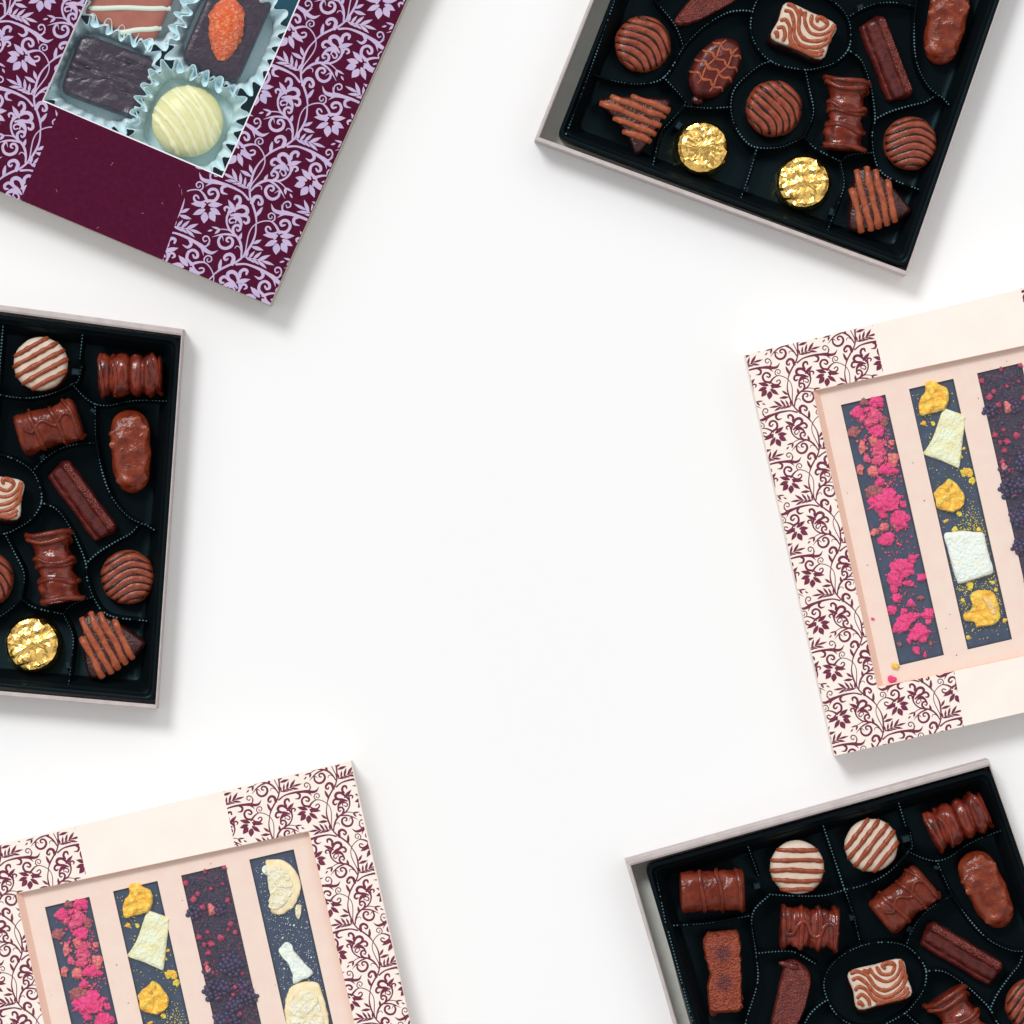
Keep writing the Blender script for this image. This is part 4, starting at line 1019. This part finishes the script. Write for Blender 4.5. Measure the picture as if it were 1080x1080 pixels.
cup(G['c2'], 51, 50, 23.5, 2, 'fluted pale blue paper cup around the dark ridged praline', ztop=33)
cup(G['c3'], 52, 51, 23.5, 3, 'fluted pale blue paper cup around the praline topped with an almond', ztop=34)
cup(G['c4'], 52, 50, 23.5, 4, 'fluted pale blue paper cup around the round white praline', ztop=38)
def rbox(m, hw, hh, h, ang, seed, rr=.1, amp=.5, mi=0, ridge=0):
    rings = []; n = 72
    for k, zz in ((.92, 0), (.97, .1), (1.0, .5), (.99, .86), (.95, .96), (.88, 1.0), (.75, 1.0), (.6, 1.0), (.45, 1.0), (.3, 1.0), (.15, 1.0), (.01, 1.0)):
        row = []
        for i in range(n):
            q = 2 * math.pi * i / n; cs, sn = math.cos(q), math.sin(q); kk = (abs(cs) ** 9 + abs(sn) ** 9) ** (-1 / 9)
            x, y = hw * k * kk * cs, hh * k * kk * sn
            z = h * zz + amp * nz(x, y, 0, .07, seed) * (zz > .4)
            if ridge and zz > .8: z += ridge * math.sin(y * .72 + .6 * nz(x, y, 0, .06, seed) * 3) * (.5 + nz(x, y, 4, .07, seed))
            w = rot(x, y, ang); row.append((w[0], w[1], z))
        rings.append(row)
    m.loft(rings, True, True, True, mi)
# brown praline with pale stripes
p = empty('striped_praline', img(139, -5, 5)); tag(p, 'brown square praline with pale stripes cut by the top edge, purple box', 'praline')
m = MB(); rbox(m, 41, 40, 27, 23.5, 2); m.build('chocolate_body', M['clay'], p)
m = MB()
for a, b in (((-50, 13), (40, 13.5)), ((-16, 39), (30, 34)), ((-60, -12), (60, -12))):
    m.tube([(a[0] + (b[0] - a[0]) * t / 10, a[1] + (b[1] - a[1]) * t / 10 + .5 * math.sin(t), 27.4 - 5 * (abs(t - 5) > 4.5)) for t in range(11)], 2.7, 8, .6)
m.build('drizzle', M['palestripe'], p)
p = empty('ridged_praline', img(114, 80, 5)); tag(p, 'dark ridged square praline in a paper cup of the purple box', 'praline')
m = MB(); rbox(m, 44, 34, 24, 20, 5, ridge=2.6, amp=1.3); m.build('chocolate_body', M['slate'], p)
m = MB()
for i in range(26):
    x, y = random.uniform(-33, 33), random.choice([-22, -14, -5, 3, 11, 19]) + random.uniform(-1.5, 1.5); l = random.uniform(5, 13)
    pts = [rot(x + l * t / 5, y + .6 * math.sin(t + i), 14) + (24.3 + .4 * math.sin(math.pi * t / 5),) for t in range(6)]
    m.tube(pts, [.3, .9, 1.2, 1.2, .9, .3], 6, .7)
m.build('fork_ridge', M['slate'], p)
p = empty('almond_praline', img(239, 30, 5)); tag(p, 'dark square praline topped with an orange candied almond', 'praline')
m = MB(); rbox(m, 33, 50, 26, 23.5, 7, amp=.3); m.build('chocolate_body', M['slate'], p)
m = MB(); ring = []
for j in range(19):
    t = j / 18; a = -33 + 66 * t; w = 21 * (math.sin(math.pi * (.03 + .94 * t)) ** .55) * (1.10 - .42 * t)
    row = []
    for k in range(30):
        q = 2 * math.pi * k / 30; e = 1 + .10 * nz(a, math.cos(q) * 20, math.sin(q) * 20, .10, 2) + .16 * nz(a, math.cos(q) * 20, math.sin(q) * 20, .30, 5)
        X, Y = rot(w * math.cos(q) * e, a, 8); row.append((X - 1, Y + 1, 26.5 + max(0, w * .5 * math.sin(q) * e)))
    ring.append(row)
m.loft(ring, True, True, True); m.build('almond', M['almond'], p)
p = empty('white_praline', img(197, 127, 5)); tag(p, 'round white chocolate praline with fine white drizzle, purple box', 'praline')
m = MB(); R0 = 38; rings = []
for j in range(23):
    th = math.pi * j / 22
    rings.append([(R0 * math.sin(th) * math.cos(q) * (1 + .02 * nz(math.cos(q) * 9, math.sin(q) * 9, th * 4, .2)), R0 * math.sin(th) * math.sin(q), 16 + 16 * math.cos(th)) for q in [2 * math.pi * i / 44 for i in range(44)]])
m.loft(rings, True); m.build('chocolate_body', M['whitechoc'], p)
m = MB(); zf = lambda x, y: 16 + 16 * math.sqrt(max(0, 1 - (x * x + y * y) / R0 ** 2))
for i, (cc, an, b) in enumerate(((-21, 55, 5), (-11, 53, 5), (-3, 60, 6), (9, 57, 5), (19, 54, 4), (-14, 66, 5), (27, 58, 2))):
    h = math.sqrt(R0 ** 2 - cc * cc) * .97
    drape(m, [rot(-h + 2 * h * k / 8, cc - b * math.sin(math.pi * k / 8), an) for k in range(9)], zf, 2.3, 4, .3, i, .6)
m.build('drizzle', M['whiteline'], p)

# ------------------------------------------------------------------ light, world, camera
w = D.worlds.new('World'); scene.world = w; w.use_nodes = True
N = w.node_tree.nodes; L = w.node_tree.links; bg = N['Background']
tc = N.new('ShaderNodeTexCoord'); sx = N.new('ShaderNodeSeparateXYZ'); rp = N.new('ShaderNodeValToRGB')
L.new(tc.outputs['Generated'], sx.inputs[0]); L.new(sx.outputs['Z'], rp.inputs['Fac'])
# invented ambient, shaped for highlights and relief: dark zenith, bright middle, stronger towards +Y
er = rp.color_ramp.elements
er[0].position = 0.0; er[0].color = (.05, .055, .06, 1); er[1].position = 1.0; er[1].color = (.33, .33, .33, 1)
for pz, v in ((.3, .32), (.6, 1.3), (.84, 1.3), (.95, .38)):
    e = er.new(pz); e.color = (v, v, v, 1)
ma = N.new('ShaderNodeMath'); ma.operation = 'MULTIPLY_ADD'; ma.inputs[1].default_value = .55; ma.inputs[2].default_value = 1.0
L.new(sx.outputs['Y'], ma.inputs[0])
ms = N.new('ShaderNodeMath'); ms.operation = 'MULTIPLY'; ms.inputs[1].default_value = .79
L.new(ma.outputs[0], ms.inputs[0]); L.new(rp.outputs['Color'], bg.inputs['Color']); L.new(ms.outputs[0], bg.inputs['Strength'])
def lamp(name, direction, dist, size, power, col=(1, 1, 1)):
    l = D.lights.new(name, 'AREA'); l.shape = 'DISK'; l.size = size; l.energy = power; l.color = col
    o = D.objects.new(name, l); COL.objects.link(o); d = Vector(direction).normalized()
    o.location = d * dist; o.rotation_euler = (-d).to_track_quat('-Z', 'Y').to_euler()
    return o
lamp('softbox_lamp', (-.43, .69, 1.0), 20, 5.8, 2060)

cam = D.cameras.new('camera'); cam.sensor_width = 36; H = 6000 * S
cam.lens = 36 * (6000 - REF) / 1080; cam.clip_start = .1; cam.clip_end = 200
co = D.objects.new('camera', cam); COL.objects.link(co); co.location = (0, 0, H); scene.camera = co
scene.render.engine = 'CYCLES'
scene.view_settings.view_transform = 'Standard'; scene.view_settings.look = 'None'
scene.view_settings.exposure = 0; scene.view_settings.gamma = 1; scene.view_settings.use_curve_mapping = False
scene.cycles.transparent_max_bounces = 16
